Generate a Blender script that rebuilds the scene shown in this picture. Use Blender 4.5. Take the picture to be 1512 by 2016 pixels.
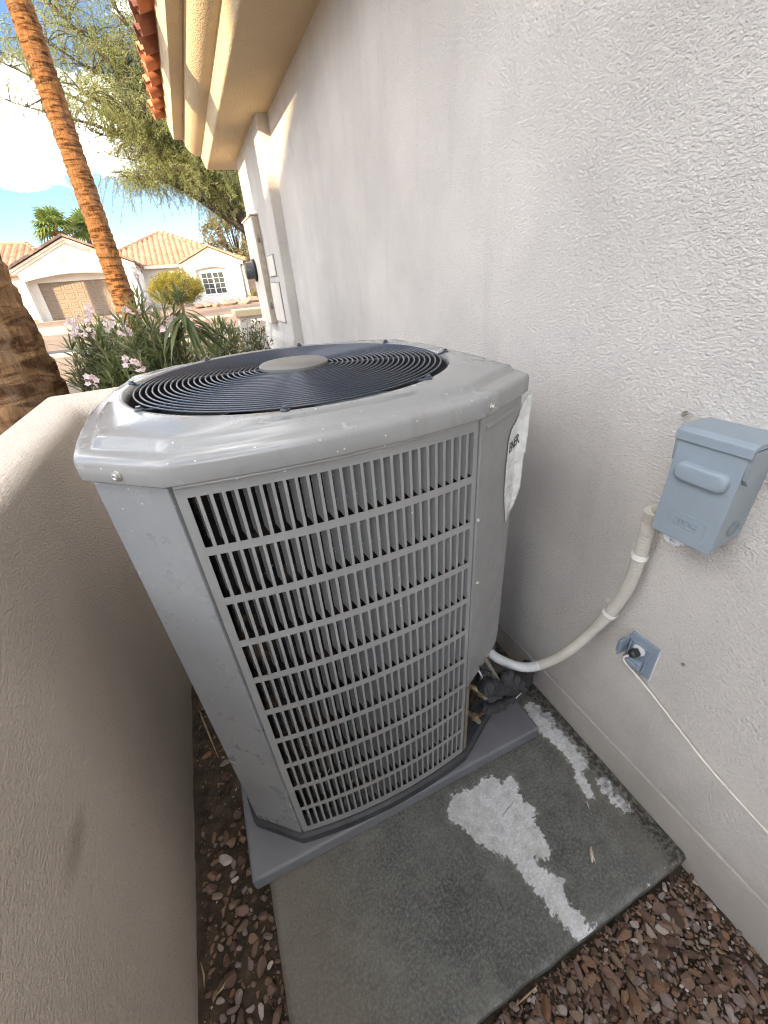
import bpy, bmesh, math, random
from mathutils import Vector, Matrix, noise

# ---------------------------------------------------------------- scene, camera, sky, sun
for o in list(bpy.data.objects):
    bpy.data.objects.remove(o)
sc = bpy.context.scene
COL = sc.collection
R = math.radians

CAM_H = 1.45
cam_d = bpy.data.cameras.new('camera')
cam = bpy.data.objects.new('camera', cam_d)
COL.objects.link(cam)
sc.camera = cam
cam_d.sensor_fit = 'HORIZONTAL'
cam_d.sensor_width = 36.0
cam_d.lens = 791.2 / 1512.0 * 36.0
cam_d.clip_start = 0.02
cam_d.clip_end = 3000


def cam_matrix(yaw, pitch, roll, loc):
    cy, sy, cp, sp = math.cos(yaw), math.sin(yaw), math.cos(pitch), math.sin(pitch)
    fwd = Vector((-sy * cp, cy * cp, -sp))
    right = Vector((cy, sy, 0))
    up = right.cross(fwd)
    c, s = math.cos(roll), math.sin(roll)
    r2 = right * c + up * s
    u2 = up * c - right * s
    m = Matrix((r2, u2, -fwd)).transposed().to_4x4()
    m.translation = loc
    return m


cam.matrix_world = cam_matrix(R(-21.27), R(30.56), R(-4.75), Vector((0, 0, CAM_H)))

SUN = Vector((-0.74, -0.60, 0.289)).normalized()      # towards the sun
sun_el = math.asin(SUN.z)
world = bpy.data.worlds.new('World')
sc.world = world
world.use_nodes = True
wn, wl = world.node_tree.nodes, world.node_tree.links
wn.clear()
sky = wn.new('ShaderNodeTexSky')
sky.sky_type = 'NISHITA'
sky.sun_disc = False
sky.sun_elevation = sun_el
sky.sun_rotation = math.atan2(SUN.x, SUN.y)
sky.altitude = 2500
sky.air_density = 1.0
sky.dust_density = 0.15
sky.ozone_density = 2.2
bg = wn.new('ShaderNodeBackground')
wout = wn.new('ShaderNodeOutputWorld')
# scattered cumulus over the whole sky, by direction; overbright, added as fill light
tcw = wn.new('ShaderNodeTexCoord')
mapw = wn.new('ShaderNodeMapping')
mapw.inputs['Scale'].default_value = (1.0, 1.0, 2.6)
mapw.inputs['Location'].default_value = (8.6043, 8.5304, 0.5090)
nz = wn.new('ShaderNodeTexNoise')
nz.inputs['Scale'].default_value = 2.6
nz.inputs['Detail'].default_value = 9
nz.inputs['Roughness'].default_value = 0.56
ramp = wn.new('ShaderNodeValToRGB')
ramp.color_ramp.elements[0].position = 0.515
ramp.color_ramp.elements[1].position = 0.60
nz2 = wn.new('ShaderNodeTexNoise')
nz2.inputs['Scale'].default_value = 7.0
nz2.inputs['Detail'].default_value = 6
shade = wn.new('ShaderNodeMix')
shade.data_type = 'RGBA'
shade.inputs['A'].default_value = (15.0, 15.0, 15.2, 1)
shade.inputs['B'].default_value = (47.0, 46.6, 46.0, 1)
mixc = wn.new('ShaderNodeMix')
mixc.data_type = 'RGBA'
wl.new(tcw.outputs['Generated'], mapw.inputs['Vector'])
wl.new(mapw.outputs['Vector'], nz.inputs['Vector'])
wl.new(mapw.outputs['Vector'], nz2.inputs['Vector'])
mr = wn.new('ShaderNodeMapRange')
mr.inputs['From Min'].default_value = 0.36
mr.inputs['From Max'].default_value = 0.60
wl.new(nz2.outputs['Fac'], mr.inputs['Value'])
wl.new(mr.outputs['Result'], shade.inputs['Factor'])
wl.new(nz.outputs['Fac'], ramp.inputs['Fac'])
wl.new(ramp.outputs['Color'], mixc.inputs['Factor'])
wl.new(sky.outputs['Color'], mixc.inputs['A'])
wl.new(shade.outputs['Result'], mixc.inputs['B'])
wl.new(mixc.outputs['Result'], bg.inputs['Color'])
bg.inputs['Strength'].default_value = 0.05
wl.new(bg.outputs['Background'], wout.inputs['Surface'])

sun_d = bpy.data.lights.new('sun', 'SUN')
sun_o = bpy.data.objects.new('sun', sun_d)
COL.objects.link(sun_o)
sun_d.energy = 2.4
sun_d.angle = R(0.55)
sun_d.color = (1.0, 0.75, 0.45)
sun_o.rotation_euler = SUN.to_track_quat('Z', 'Y').to_euler()
sun_o.location = SUN * 30

sc.view_settings.view_transform = 'Standard'
sc.view_settings.look = 'None'
sc.view_settings.gamma = 1
sc.view_settings.use_curve_mapping = False
sc.view_settings.exposure = 2.62
sc.render.engine = 'CYCLES'
sc.cycles.use_denoising = True
sc.cycles.filter_width = 1.1
sc.cycles.max_bounces = 8
sc.cycles.diffuse_bounces = 5


# ---------------------------------------------------------------- helpers
def ray(px, py):
    """direction through a point of the 1512x2016 picture"""
    m = cam.matrix_world.to_3x3()
    return m @ Vector(((px - 756) / 791.2, -(py - 1008) / 791.2, -1))


def at_y(px, py, y):
    d = ray(px, py)
    return Vector((0, 0, CAM_H)) + d * (y / d.y)


def at_x(px, py, x):
    d = ray(px, py)
    return Vector((0, 0, CAM_H)) + d * (x / d.x)


class MB:
    def __init__(self):
        self.v, self.f = [], []

    def add(self, vs, fs):
        b = len(self.v)
        self.v += [tuple(p) for p in vs]
        self.f += [tuple(i + b for i in f) for f in fs]
        return self

    def box(self, x0, x1, y0, y1, z0, z1):
        return self.add([(x0, y0, z0), (x1, y0, z0), (x1, y1, z0), (x0, y1, z0),
                         (x0, y0, z1), (x1, y0, z1), (x1, y1, z1), (x0, y1, z1)],
                        [(3, 2, 1, 0), (4, 5, 6, 7), (0, 1, 5, 4), (1, 2, 6, 5), (2, 3, 7, 6), (3, 0, 4, 7)])

    def extr(self, poly, vec):
        """closed prism over a planar polygon"""
        n = len(poly)
        vec = Vector(vec)
        vs = [Vector(p) for p in poly] + [Vector(p) + vec for p in poly]
        fs = [tuple(range(n - 1, -1, -1)), tuple(range(n, 2 * n))]
        fs += [(i, (i + 1) % n, (i + 1) % n + n, i + n) for i in range(n)]
        return self.add(vs, fs)

    def loft(self, loops, close=True, cap0=False, cap1=False):
        n = len(loops[0])
        vs, fs = [], []
        for L in loops:
            vs += L
        for k in range(len(loops) - 1):
            for i in range(n if close else n - 1):
                j = (i + 1) % n
                fs.append((k * n + i, k * n + j, (k + 1) * n + j, (k + 1) * n + i))
        if cap0:
            fs.append(tuple(range(n - 1, -1, -1)))
        if cap1:
            b = (len(loops) - 1) * n
            fs.append(tuple(range(b, b + n)))
        return self.add(vs, fs)

    def tube(self, path, r, n=10, caps=True):
        P = [Vector(p) for p in path]
        rs = r if isinstance(r, (list, tuple)) else [r] * len(P)
        loops = []
        t0 = (P[1] - P[0]).normalized()
        u = t0.orthogonal().normalized()
        for i, p in enumerate(P):
            a = P[max(i - 1, 0)]
            b = P[min(i + 1, len(P) - 1)]
            t = (b - a).normalized()
            u = (u - t * u.dot(t)).normalized()
            w = t.cross(u)
            loops.append([p + (u * math.cos(2 * math.pi * k / n) + w * math.sin(2 * math.pi * k / n)) * rs[i] for k in range(n)])
        return self.loft(loops, True, caps, caps)

    def lathe(self, prof, c, n=24, axis='Z', cap=True):
        loops = []
        for r, h in prof:
            L = []
            for k in range(n):
                a = 2 * math.pi * k / n
                p, q = r * math.cos(a), r * math.sin(a)
                if axis == 'Z':
                    L.append(Vector((c[0] + p, c[1] + q, c[2] + h)))
                elif axis == 'X':
                    L.append(Vector((c[0] + h, c[1] + p, c[2] + q)))
                else:
                    L.append(Vector((c[0] + q, c[1] + h, c[2] + p)))
            loops.append(L)
        return self.loft(loops, True, cap, cap)

    def build(self, name, m, parent=None, smooth=False, bevel=0, seg=2, angle=None):
        me = bpy.data.meshes.new(name)
        me.from_pydata(self.v, [], self.f)
        me.validate()
        me.update()
        o = link(name, me, m, parent)
        if smooth:
            me.polygons.foreach_set('use_smooth', [True] * len(me.polygons))
            if angle is not None:
                me.set_sharp_from_angle(angle=R(angle))
        if bevel:
            b = o.modifiers.new('bevel', 'BEVEL')
            b.width = bevel
            b.segments = seg
            b.limit_method = 'ANGLE'
            b.angle_limit = R(35)
            b.harden_normals = False
        return o


def link(name, me, m, parent=None):
    o = bpy.data.objects.new(name, me)
    if m is not None and len(me.materials) == 0:
        me.materials.append(m)
    COL.objects.link(o)
    if parent is not None:
        o.parent = parent
        off = parent.location if parent.type == 'EMPTY' else Vector((0, 0, 0))
        o.matrix_parent_inverse = Matrix.Translation(-off)
    return o


def thing(name, loc, label, cat, group=None):
    o = bpy.data.objects.new(name, None)
    COL.objects.link(o)
    o.empty_display_size = 0.1
    o.location = loc
    return tag(o, label, cat, group)


def tag(o, label=None, cat=None, group=None, kind=None):
    if label:
        o['label'] = label
    if cat:
        o['category'] = cat
    if group:
        o['group'] = group
    if kind:
        o['kind'] = kind
    return o


def place(name, me, m, parent, loc, rotz=0.0, scale=(1, 1, 1)):
    o = link(name, me, m, parent)
    o.location = loc
    o.rotation_euler = (0, 0, rotz)
    o.scale = scale
    return o


# ---------------------------------------------------------------- materials
class NT:
    def __init__(self, name):
        self.m = bpy.data.materials.new(name)
        self.m.use_nodes = True
        self.n, self.l = self.m.node_tree.nodes, self.m.node_tree.links
        self.b = self.n['Principled BSDF']
        tc = self.n.new('ShaderNodeTexCoord')
        self.co = tc.outputs['Object']

    def map(self, scale=(1, 1, 1), rot=(0, 0, 0), src=None):
        mp = self.n.new('ShaderNodeMapping')
        mp.inputs['Scale'].default_value = scale
        mp.inputs['Rotation'].default_value = rot
        self.l.new(src or self.co, mp.inputs['Vector'])
        return mp.outputs['Vector']

    def noise(self, scale, detail=3, rough=0.55, vec=None, dist=0.0):
        t = self.n.new('ShaderNodeTexNoise')
        t.inputs['Scale'].default_value = scale
        t.inputs['Detail'].default_value = detail
        t.inputs['Roughness'].default_value = rough
        t.inputs['Distortion'].default_value = dist
        self.l.new(vec or self.co, t.inputs['Vector'])
        return t.outputs['Fac']

    def voro(self, scale, vec=None, feature='F1', smooth=None):
        t = self.n.new('ShaderNodeTexVoronoi')
        t.feature = feature
        t.inputs['Scale'].default_value = scale
        self.l.new(vec or self.co, t.inputs['Vector'])
        return t

    def rng(self, src, a, b, c=0.0, d=1.0, smooth=False):
        t = self.n.new('ShaderNodeMapRange')
        if smooth:
            t.interpolation_type = 'SMOOTHSTEP'
        for i, v in zip(('From Min', 'From Max', 'To Min', 'To Max'), (a, b, c, d)):
            t.inputs[i].default_value = v
        self.l.new(src, t.inputs['Value'])
        return t.outputs['Result']

    def math(self, op, a, b=None):
        t = self.n.new('ShaderNodeMath')
        t.operation = op
        for i, v in enumerate((a, b)):
            if v is None:
                continue
            if isinstance(v, (int, float)):
                t.inputs[i].default_value = v
            else:
                self.l.new(v, t.inputs[i])
        return t.outputs[0]

    def mix(self, fac, a, b, mode='MIX'):
        t = self.n.new('ShaderNodeMix')
        t.data_type = 'RGBA'
        t.blend_type = mode
        for k, v in (('Factor', fac), ('A', a), ('B', b)):
            if isinstance(v, (int, float)):
                t.inputs[k].default_value = v
            elif isinstance(v, tuple):
                t.inputs[k].default_value = (*v, 1)
            else:
                self.l.new(v, t.inputs[k])
        return t.outputs['Result']

    def bump(self, h, strength, dist, prev=None):
        t = self.n.new('ShaderNodeBump')
        t.inputs['Strength'].default_value = strength
        t.inputs['Distance'].default_value = dist
        self.l.new(h, t.inputs['Height'])
        if prev is not None:
            self.l.new(prev, t.inputs['Normal'])
        self.l.new(t.outputs['Normal'], self.b.inputs['Normal'])
        return t.outputs['Normal']

    def set(self, color=None, rough=None, metal=None, spec=None):
        for k, v in (('Base Color', color), ('Roughness', rough), ('Metallic', metal), ('Specular IOR Level', spec)):
            if v is None:
                continue
            if isinstance(v, tuple):
                self.b.inputs[k].default_value = (*v, 1)
            elif isinstance(v, (int, float)):
                self.b.inputs[k].default_value = v
            else:
                self.l.new(v, self.b.inputs[k])
        return self


def simple(name, c, rough=0.6, var=0.12, scale=8.0, metal=0.0, bump=0.0, bscale=60.0, spec=0.4):
    t = NT(name)
    dark = tuple(x * (1 - var) for x in c)
    lite = tuple(min(1, x * (1 + var)) for x in c)
    n1 = t.noise(scale, 4)
    t.set(t.mix(t.rng(n1, 0.3, 0.7), dark, lite), rough, metal, spec)
    if bump:
        t.bump(t.noise(bscale, 3), bump, 0.01)
    return t.m


def stucco(name, c, scale=95.0, depth=0.004, stain=0.12, strength=1.0, streak=True, foot=False, smudge=None):
    t = NT(name)
    big = t.rng(t.noise(2.2, 5, 0.6), 0.35, 0.7)
    col = t.mix(big, tuple(x * (1 - stain) for x in c), c)
    if streak:
        st = t.rng(t.noise(3.0, 5, 0.6, t.map((2.2, 2.2, 0.35))), 0.52, 0.75)
        col = t.mix(t.math('MULTIPLY', st, 0.24), col, tuple(x * 0.55 for x in c))
    if foot:
        # splash-back dirt near the ground, in uneven tongues, and a few small scuffs
        sx = t.n.new('ShaderNodeSeparateXYZ')
        t.l.new(t.co, sx.inputs['Vector'])
        hz_ = t.math('ADD', sx.outputs['Z'], t.math('MULTIPLY', t.math('SUBTRACT', t.noise(7, 6, 0.7), 0.5), -0.55))
        col = t.mix(t.rng(hz_, 0.02, 0.30, 0.34, 0.0), col, (0.36, 0.31, 0.25))
        sc_ = t.rng(t.noise(26, 7, 0.75), 0.66, 0.74, 0.0, 0.45)
        col = t.mix(sc_, col, (0.42, 0.38, 0.33))
    if smudge:
        vm = t.n.new('ShaderNodeVectorMath')
        vm.operation = 'DISTANCE'
        t.l.new(t.map((1, 0.45, 1)), vm.inputs[0])
        vm.inputs[1].default_value = (smudge[0][0], smudge[0][1] * 0.45, smudge[0][2])
        dd = t.math('ADD', vm.outputs['Value'], t.math('MULTIPLY', t.math('SUBTRACT', t.noise(40, 4), 0.5), 0.02))
        col = t.mix(t.rng(dd, smudge[1] * 0.1, smudge[1], 0.42, 0.0, True), col, (0.24, 0.18, 0.12))
        sc_ = t.rng(t.noise(19, 7, 0.75), 0.66, 0.76, 0.0, 0.3)
        col = t.mix(sc_, col, (0.42, 0.33, 0.25))
    # dash coat: short ridges running slightly upwards, over finer sand
    v = t.map((1.0, 0.8, 1.25), (R(28), 0, 0))
    n1 = t.noise(scale, 3.5, 0.6, v, 0.15)
    ridge = t.rng(n1, 0.38, 0.66, 0, 1, True)
    n2 = t.noise(scale * 2.4, 4, 0.65, v)
    pock = t.rng(t.voro(scale * 0.55, v).outputs['Distance'], 0.0, 0.55)
    hgt = t.math('ADD', t.math('MULTIPLY', ridge, 0.55), t.math('ADD', t.math('MULTIPLY', n2, 0.65), t.math('MULTIPLY', pock, 0.45)))
    n0 = t.noise(scale * 0.5, 3, 0.6, v, 0.2)
    hgt = t.math('ADD', hgt, t.math('MULTIPLY', t.rng(n0, 0.36, 0.64), 0.16))
    t.bump(hgt, strength, depth)
    # pit shade painted into the colour, and sand grains of slightly different tone
    pit = t.rng(n1, 0.30, 0.43, 0.30, 0.0, True)
    col = t.mix(pit, col, tuple(x * 0.55 for x in c))
    col = t.mix(t.rng(n0, 0.34, 0.46, 0.10, 0.0), col, tuple(x * 0.6 for x in c))
    sand = t.rng(t.noise(scale * 2.2, 4, 0.75, v), 0.34, 0.50, 0.30, 0.0)
    t.set(t.mix(sand, col, tuple(x * 0.6 for x in c)), 0.9, 0, 0.2)
    return t.m


M = {}
M['stucco'] = stucco('stucco_cream', (0.84, 0.785, 0.72), 200, 0.0042, 0.16, foot=True)
M['stucco_low'] = stucco('stucco_tan', (0.86, 0.745, 0.625), 185, 0.0040, 0.12, streak=False, smudge=((-0.425, *tuple(at_x(150, 1660, -0.425))[1:]), 0.040))
M['stucco_trim'] = stucco('stucco_trim', (0.75, 0.60, 0.39), 130, 0.0035, 0.10, streak=False)
M['stucco_far'] = stucco('stucco_white_far', (0.68, 0.65, 0.60), 12, 0.01, 0.05, 0.4, streak=False)
M['band'] = stucco('stucco_base_band', (0.80, 0.745, 0.68), 200, 0.0034, 0.2, foot=True)
M['soffit_paint'] = simple('painted_cover_plate', (0.72, 0.66, 0.58), 0.6, 0.05, 5)


# painted steel of the condenser
def painted(name, c, rough=0.38, dust=0.10):
    t = NT(name)
    n1 = t.rng(t.noise(5, 5, 0.6), 0.3, 0.7)
    col = t.mix(n1, tuple(x * 0.94 for x in c), tuple(x * 1.05 for x in c))
    # sparse pale paint flecks
    vo = t.voro(85)
    sep = t.n.new('ShaderNodeSeparateColor')
    t.l.new(vo.outputs['Color'], sep.inputs['Color'])
    fl = t.math('MULTIPLY', t.rng(vo.outputs['Distance'], 0.10, 0.16, 1.0, 0.0), t.rng(sep.outputs['Red'], 0.93, 0.94))
    col = t.mix(t.math('MULTIPLY', fl, 0.8), col, (0.7, 0.7, 0.68))
    du = t.rng(t.noise(240, 3, 0.7), 0.42, 0.72)
    du = t.math('MULTIPLY', du, t.rng(t.noise(6, 5, 0.65, t.map((1, 1, 0.6))), 0.48, 0.72))
    col = t.mix(t.math('MULTIPLY', du, dust * 3), col, (0.48, 0.46, 0.43))
    # brown water marks running down and fine scratches
    wm = t.rng(t.noise(9, 6, 0.7, t.map((3, 3, 0.5))), 0.56, 0.72, 0, 0.30)
    col = t.mix(wm, col, (0.20, 0.175, 0.15))
    scr = t.rng(t.noise(60, 2, 0.5, t.map((0.25, 0.25, 6), (R(20), R(35), 0))), 0.745, 0.76, 0, 0.35)
    col = t.mix(scr, col, (0.55, 0.55, 0.54))
    t.set(col, t.rng(t.noise(11, 6, 0.7), 0.35, 0.7, rough - 0.06, rough + 0.16), 0, 0.5)
    t.bump(t.noise(420, 2), 0.06, 0.001)
    return t.m


M['steel'] = painted('grey_painted_steel', (0.252, 0.250, 0.242), 0.38, 0.10)
M['steel_lid'] = painted('grey_painted_lid', (0.285, 0.284, 0.276), 0.18, 0.05)
M['steel_side'] = painted('grey_painted_side_post', (0.235, 0.242, 0.246), 0.30, 0.2)
M['wire'] = simple('black_coated_wire', (0.042, 0.052, 0.072), 0.30, 0.1, 20, spec=0.7)
M['hub'] = simple('grey_hub_plate', (0.19, 0.183, 0.172), 0.42, 0.15, 12)
M['dark'] = simple('dark_shroud', (0.018, 0.019, 0.022), 0.6, 0.3, 10)
M['blade'] = simple('grey_fan_blade', (0.10, 0.11, 0.12), 0.4, 0.2, 9)
M['basepan'] = simple('dark_base_pan', (0.045, 0.047, 0.05), 0.55, 0.35, 14, bump=0.2)
M['rubber'] = simple('black_rubber', (0.036, 0.036, 0.037), 0.75, 0.3, 40, bump=0.5, bscale=120)
M['zinc'] = simple('zinc_metal', (0.55, 0.54, 0.51), 0.35, 0.15, 30, 0.9)
M['brass'] = simple('tarnished_brass', (0.42, 0.33, 0.18), 0.45, 0.3, 40, 0.8)
M['tan_metal'] = simple('tan_painted_bracket', (0.22, 0.19, 0.15), 0.55, 0.25, 25)
M['paper'] = simple('torn_white_paper', (0.66, 0.655, 0.62), 0.85, 0.22, 30, bump=0.6, bscale=45)
M['ink'] = simple('grey_ink', (0.10, 0.10, 0.10), 0.8, 0.2, 60)
M['ink_faint'] = simple('faded_blue_ink', (0.42, 0.47, 0.55), 0.8, 0.2, 60)
M['red'] = simple('faded_red_sticker', (0.42, 0.10, 0.09), 0.5, 0.2, 40)
M['box_blue'] = simple('blue_grey_enamel', (0.26, 0.305, 0.34), 0.42, 0.07, 8, bump=0.05, bscale=200)
M['box_side'] = simple('grey_enamel_side', (0.25, 0.285, 0.30), 0.45, 0.07, 8)
M['galv'] = simple('pale_zinc_hasp', (0.62, 0.66, 0.72), 0.4, 0.1, 30, 0.2)
M['plastic_blue'] = simple('blue_grey_plastic', (0.23, 0.275, 0.33), 0.4, 0.08, 20)
M['white_plastic'] = simple('white_plastic', (0.72, 0.72, 0.70), 0.4, 0.05, 20)
M['black_plastic'] = simple('black_plastic', (0.025, 0.026, 0.028), 0.35, 0.2, 20)
M['cord'] = simple('ivory_cord', (0.66, 0.60, 0.53), 0.5, 0.08, 30)
M['conduit'] = simple('cream_conduit', (0.45, 0.42, 0.36), 0.5, 0.10, 14)
M['conduit_grey'] = simple('grey_conduit_coating', (0.50, 0.51, 0.50), 0.45, 0.12, 20)
M['strap'] = simple('white_strap', (0.74, 0.72, 0.66), 0.45, 0.06, 30)
M['panel_tan_shade'] = simple('tan_shaded_panel', (0.50, 0.43, 0.34), 0.5, 0.15, 18)  # cream enclosure paint darkened to hold the shade of its near side
M['meter_glass'] = simple('grey_meter_cover', (0.10, 0.105, 0.11), 0.25, 0.2, 9)
M['wood_dry'] = simple('dry_straw', (0.40, 0.30, 0.17), 0.85, 0.2, 40)
M['dead_leaf'] = simple('pale_dead_leaf', (0.56, 0.49, 0.40), 0.85, 0.2, 60)
M['twig'] = simple('dark_twig', (0.05, 0.04, 0.03), 0.9, 0.2, 60)


def coil_mat():
    t = NT('dark_condenser_coil')
    v = t.map((420, 420, 8))
    fin = t.noise(1.0, 2, 0.5, v)
    rust = t.rng(t.noise(16, 5, 0.65), 0.5, 0.68)
    col = t.mix(rust, (0.016, 0.014, 0.012), (0.10, 0.066, 0.042))
    t.set(col, 0.8, 0, 0.15)
    t.bump(fin, 0.8, 0.004)
    return t.m


M['coil'] = coil_mat()


def pad_mat():
    t = NT('blue_grey_equipment_pad')
    n = t.rng(t.noise(6, 5, 0.6), 0.35, 0.7)
    col = t.mix(n, (0.145, 0.147, 0.158), (0.195, 0.197, 0.21))
    sp = t.rng(t.voro(60).outputs['Distance'], 0.04, 0.10, 1.0, 0.0)
    mk = t.rng(t.noise(9, 2), 0.5, 0.6)
    col = t.mix(t.math('MULTIPLY', t.math('MULTIPLY', sp, mk), 0.8), col, (0.06, 0.06, 0.06))
    t.set(col, 0.55, 0, 0.35)
    t.bump(t.noise(300, 2), 0.1, 0.001)
    return t.m


M['pad'] = pad_mat()


def slab_mat():
    t = NT('damp_stained_concrete')
    at = t.n.new('ShaderNodeAttribute')
    at.attribute_name = 'dry'
    at.attribute_type = 'GEOMETRY'
    ae = t.n.new('ShaderNodeAttribute')
    ae.attribute_name = 'grime'
    ae.attribute_type = 'GEOMETRY'
    ar = t.n.new('ShaderNodeAttribute')
    ar.attribute_name = 'warm'
    ar.attribute_type = 'GEOMETRY'
    n_edge = t.noise(70, 7, 0.72)
    sd = t.math('ADD', t.math('ADD', at.outputs['Fac'], t.math('MULTIPLY', t.math('SUBTRACT', t.noise(20, 4, 0.6), 0.5), 0.035)), t.math('MULTIPLY', t.math('SUBTRACT', n_edge, 0.5), 0.060))
    dry = t.rng(sd, -0.0018, 0.0018)
    halo = t.rng(sd, -0.045, 0.0)
    big = t.rng(t.noise(5, 7, 0.68), 0.38, 0.64)
    fine = t.noise(140, 5, 0.8)
    wet = t.mix(big, (0.066, 0.069, 0.064), (0.150, 0.150, 0.134))
    wet = t.mix(t.rng(fine, 0.46, 0.62, 0, 0.75), wet, (0.225, 0.220, 0.197))
    wet = t.mix(t.rng(fine, 0.30, 0.42, 0.6, 0.0), wet, (0.035, 0.036, 0.034))
    blot = t.rng(t.noise(17, 7, 0.72), 0.50, 0.66)
    wet = t.mix(t.math('MULTIPLY', blot, 0.45), wet, (0.052, 0.055, 0.051))
    wet = t.mix(t.math('MULTIPLY', halo, 0.35), wet, (0.105, 0.103, 0.092))
    warm = t.rng(ar.outputs['Fac'], 0, 1)
    wet = t.mix(t.math('MULTIPLY', warm, 0.55), wet, (0.185, 0.16, 0.122))
    drc = t.mix(t.rng(t.noise(160, 4, 0.7), 0.3, 0.7), (0.46, 0.47, 0.47), (0.76, 0.76, 0.74))
    drc = t.mix(t.rng(t.noise(9, 4), 0.52, 0.75, 0, 0.5), drc, (0.42, 0.38, 0.30))
    thin = t.rng(t.noise(24, 6, 0.7), 0.34, 0.56, 0.62, 1.0)
    haze_ = t.math('MULTIPLY', t.rng(sd, -0.022, 0.0), t.rng(t.noise(30, 5, 0.7), 0.42, 0.62, 0.0, 0.35))
    wet = t.mix(haze_, wet, (0.36, 0.36, 0.34))
    col = t.mix(t.math('MULTIPLY', dry, thin), wet, drc)
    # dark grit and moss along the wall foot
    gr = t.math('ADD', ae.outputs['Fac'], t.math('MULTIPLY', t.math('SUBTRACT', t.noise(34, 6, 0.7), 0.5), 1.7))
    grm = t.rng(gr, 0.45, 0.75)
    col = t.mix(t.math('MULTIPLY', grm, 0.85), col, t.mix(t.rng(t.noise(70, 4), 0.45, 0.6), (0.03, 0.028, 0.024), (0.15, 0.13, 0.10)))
    sp = t.rng(t.voro(42).outputs['Distance'], 0.05, 0.09, 1.0, 0.0)
    mk = t.rng(t.noise(21, 2), 0.55, 0.62)
    col = t.mix(t.math('MULTIPLY', t.math('MULTIPLY', sp, mk), 0.85), col, (0.02, 0.02, 0.018))
    t.set(col, t.rng(fine, 0.3, 0.7, 0.62, 0.85), 0, 0.35)
    h = t.math('ADD', t.noise(420, 3, 0.6), t.math('MULTIPLY', sp, -0.8))
    b1 = t.bump(h, 0.55, 0.0015)
    t.bump(grm, 0.5, 0.004, b1)
    return t.m


M['slab'] = slab_mat()


def soil_mat():
    t = NT('dark_soil')
    n = t.rng(t.noise(22, 6, 0.65), 0.32, 0.7)
    col = t.mix(n, (0.035, 0.027, 0.019), (0.11, 0.083, 0.058))
    t.set(col, 0.95, 0, 0.15)
    t.bump(t.noise(140, 5, 0.7), 0.9, 0.008)
    return t.m


M['soil'] = soil_mat()


def stone_mat(name, stops):
    t = NT(name)
    oi = t.n.new('ShaderNodeAttribute')
    oi.attribute_name = 'tone'
    oi.attribute_type = 'GEOMETRY'
    rp = t.n.new('ShaderNodeValToRGB')
    cr = rp.color_ramp
    while len(cr.elements) < len(stops):
        cr.elements.new(0.5)
    for e, (p, c) in zip(cr.elements, stops):
        e.position = p
        e.color = (*c, 1)
    return t, oi, rp


STOPS = [(0.0, (0.080, 0.050, 0.036)), (0.22, (0.155, 0.095, 0.068)), (0.42, (0.20, 0.135, 0.105)),
         (0.58, (0.225, 0.125, 0.070)), (0.72, (0.24, 0.175, 0.125)), (0.86, (0.22, 0.165, 0.155)), (0.93, (0.30, 0.24, 0.20)), (1.0, (0.50, 0.44, 0.39))]


def gravel_mat(use_obj):
    t, oi, rp = stone_mat('brown_gravel_stone', STOPS)
    if use_obj:
        ob = t.n.new('ShaderNodeObjectInfo')
        t.l.new(ob.outputs['Random'], rp.inputs['Fac'])
    else:
        t.l.new(oi.outputs['Fac'], rp.inputs['Fac'])
    n = t.rng(t.noise(90, 5, 0.65), 0.3, 0.7, 0.62, 1.3)
    col = t.mix(1.0, rp.outputs['Color'], t.mix(n, (0, 0, 0), (1, 1, 1)), 'MULTIPLY')
    # the multiply factor is rebuilt as a grey scale so that grain varies inside one stone
    g = t.n.new('ShaderNodeCombineColor')
    for k in ('Red', 'Green', 'Blue'):
        t.l.new(n, g.inputs[k])
    col = t.mix(1.0, rp.outputs['Color'], g.outputs['Color'], 'MULTIPLY')
    t.set(col, 0.8, 0, 0.3)
    t.bump(t.noise(240, 4, 0.6), 0.5, 0.002)
    return t.m


M['stone_obj'] = gravel_mat(True)
M['stone_pt'] = gravel_mat(False)


def tile_mat(name, c1, c2, scale=3.0):
    t = NT(name)
    ob = t.n.new('ShaderNodeObjectInfo')
    n = t.rng(t.noise(scale, 4, 0.6), 0.3, 0.7)
    col = t.mix(n, c1, c2)
    hsv = t.n.new('ShaderNodeHueSaturation')
    t.l.new(col, hsv.inputs['Color'])
    t.l.new(t.rng(ob.outputs['Random'], 0, 1, 0.8, 1.15), hsv.inputs['Value'])
    t.set(hsv.outputs['Color'], 0.85, 0, 0.25)
    t.bump(t.noise(80, 3), 0.3, 0.004)
    return t.m


M['tile'] = tile_mat('terracotta_tile', (0.36, 0.13, 0.075), (0.50, 0.20, 0.11), 6)
M['tile_far'] = tile_mat('terracotta_tile_far', (0.33, 0.17, 0.11), (0.47, 0.29, 0.20), 1.5)
M['tile_brown'] = tile_mat('brown_roof_tile', (0.17, 0.115, 0.09), (0.27, 0.18, 0.14), 1.5)


def bark(name, c1, c2, c3, vs=26, band=14):
    t = NT(name)
    fib = t.noise(1.0, 5, 0.65, t.map((vs, vs, 5)), 0.6)
    ringn = t.noise(1.0, 4, 0.6, t.map((4, 4, band)), 0.8)
    col = t.mix(t.rng(fib, 0.3, 0.7), c1, c2)
    col = t.mix(t.rng(ringn, 0.47, 0.60), col, c3)
    grey = t.rng(t.noise(1.0, 5, 0.7, t.map((9, 9, 3))), 0.52, 0.70, 0, 0.4)
    col = t.mix(grey, col, tuple((x + sum(c2) / 3) * 0.5 for x in c2))
    t.set(col, 0.92, 0, 0.1)
    h = t.math('ADD', t.math('MULTIPLY', fib, 0.7), ringn)
    t.bump(h, 0.9, 0.02)
    return t.m


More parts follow.
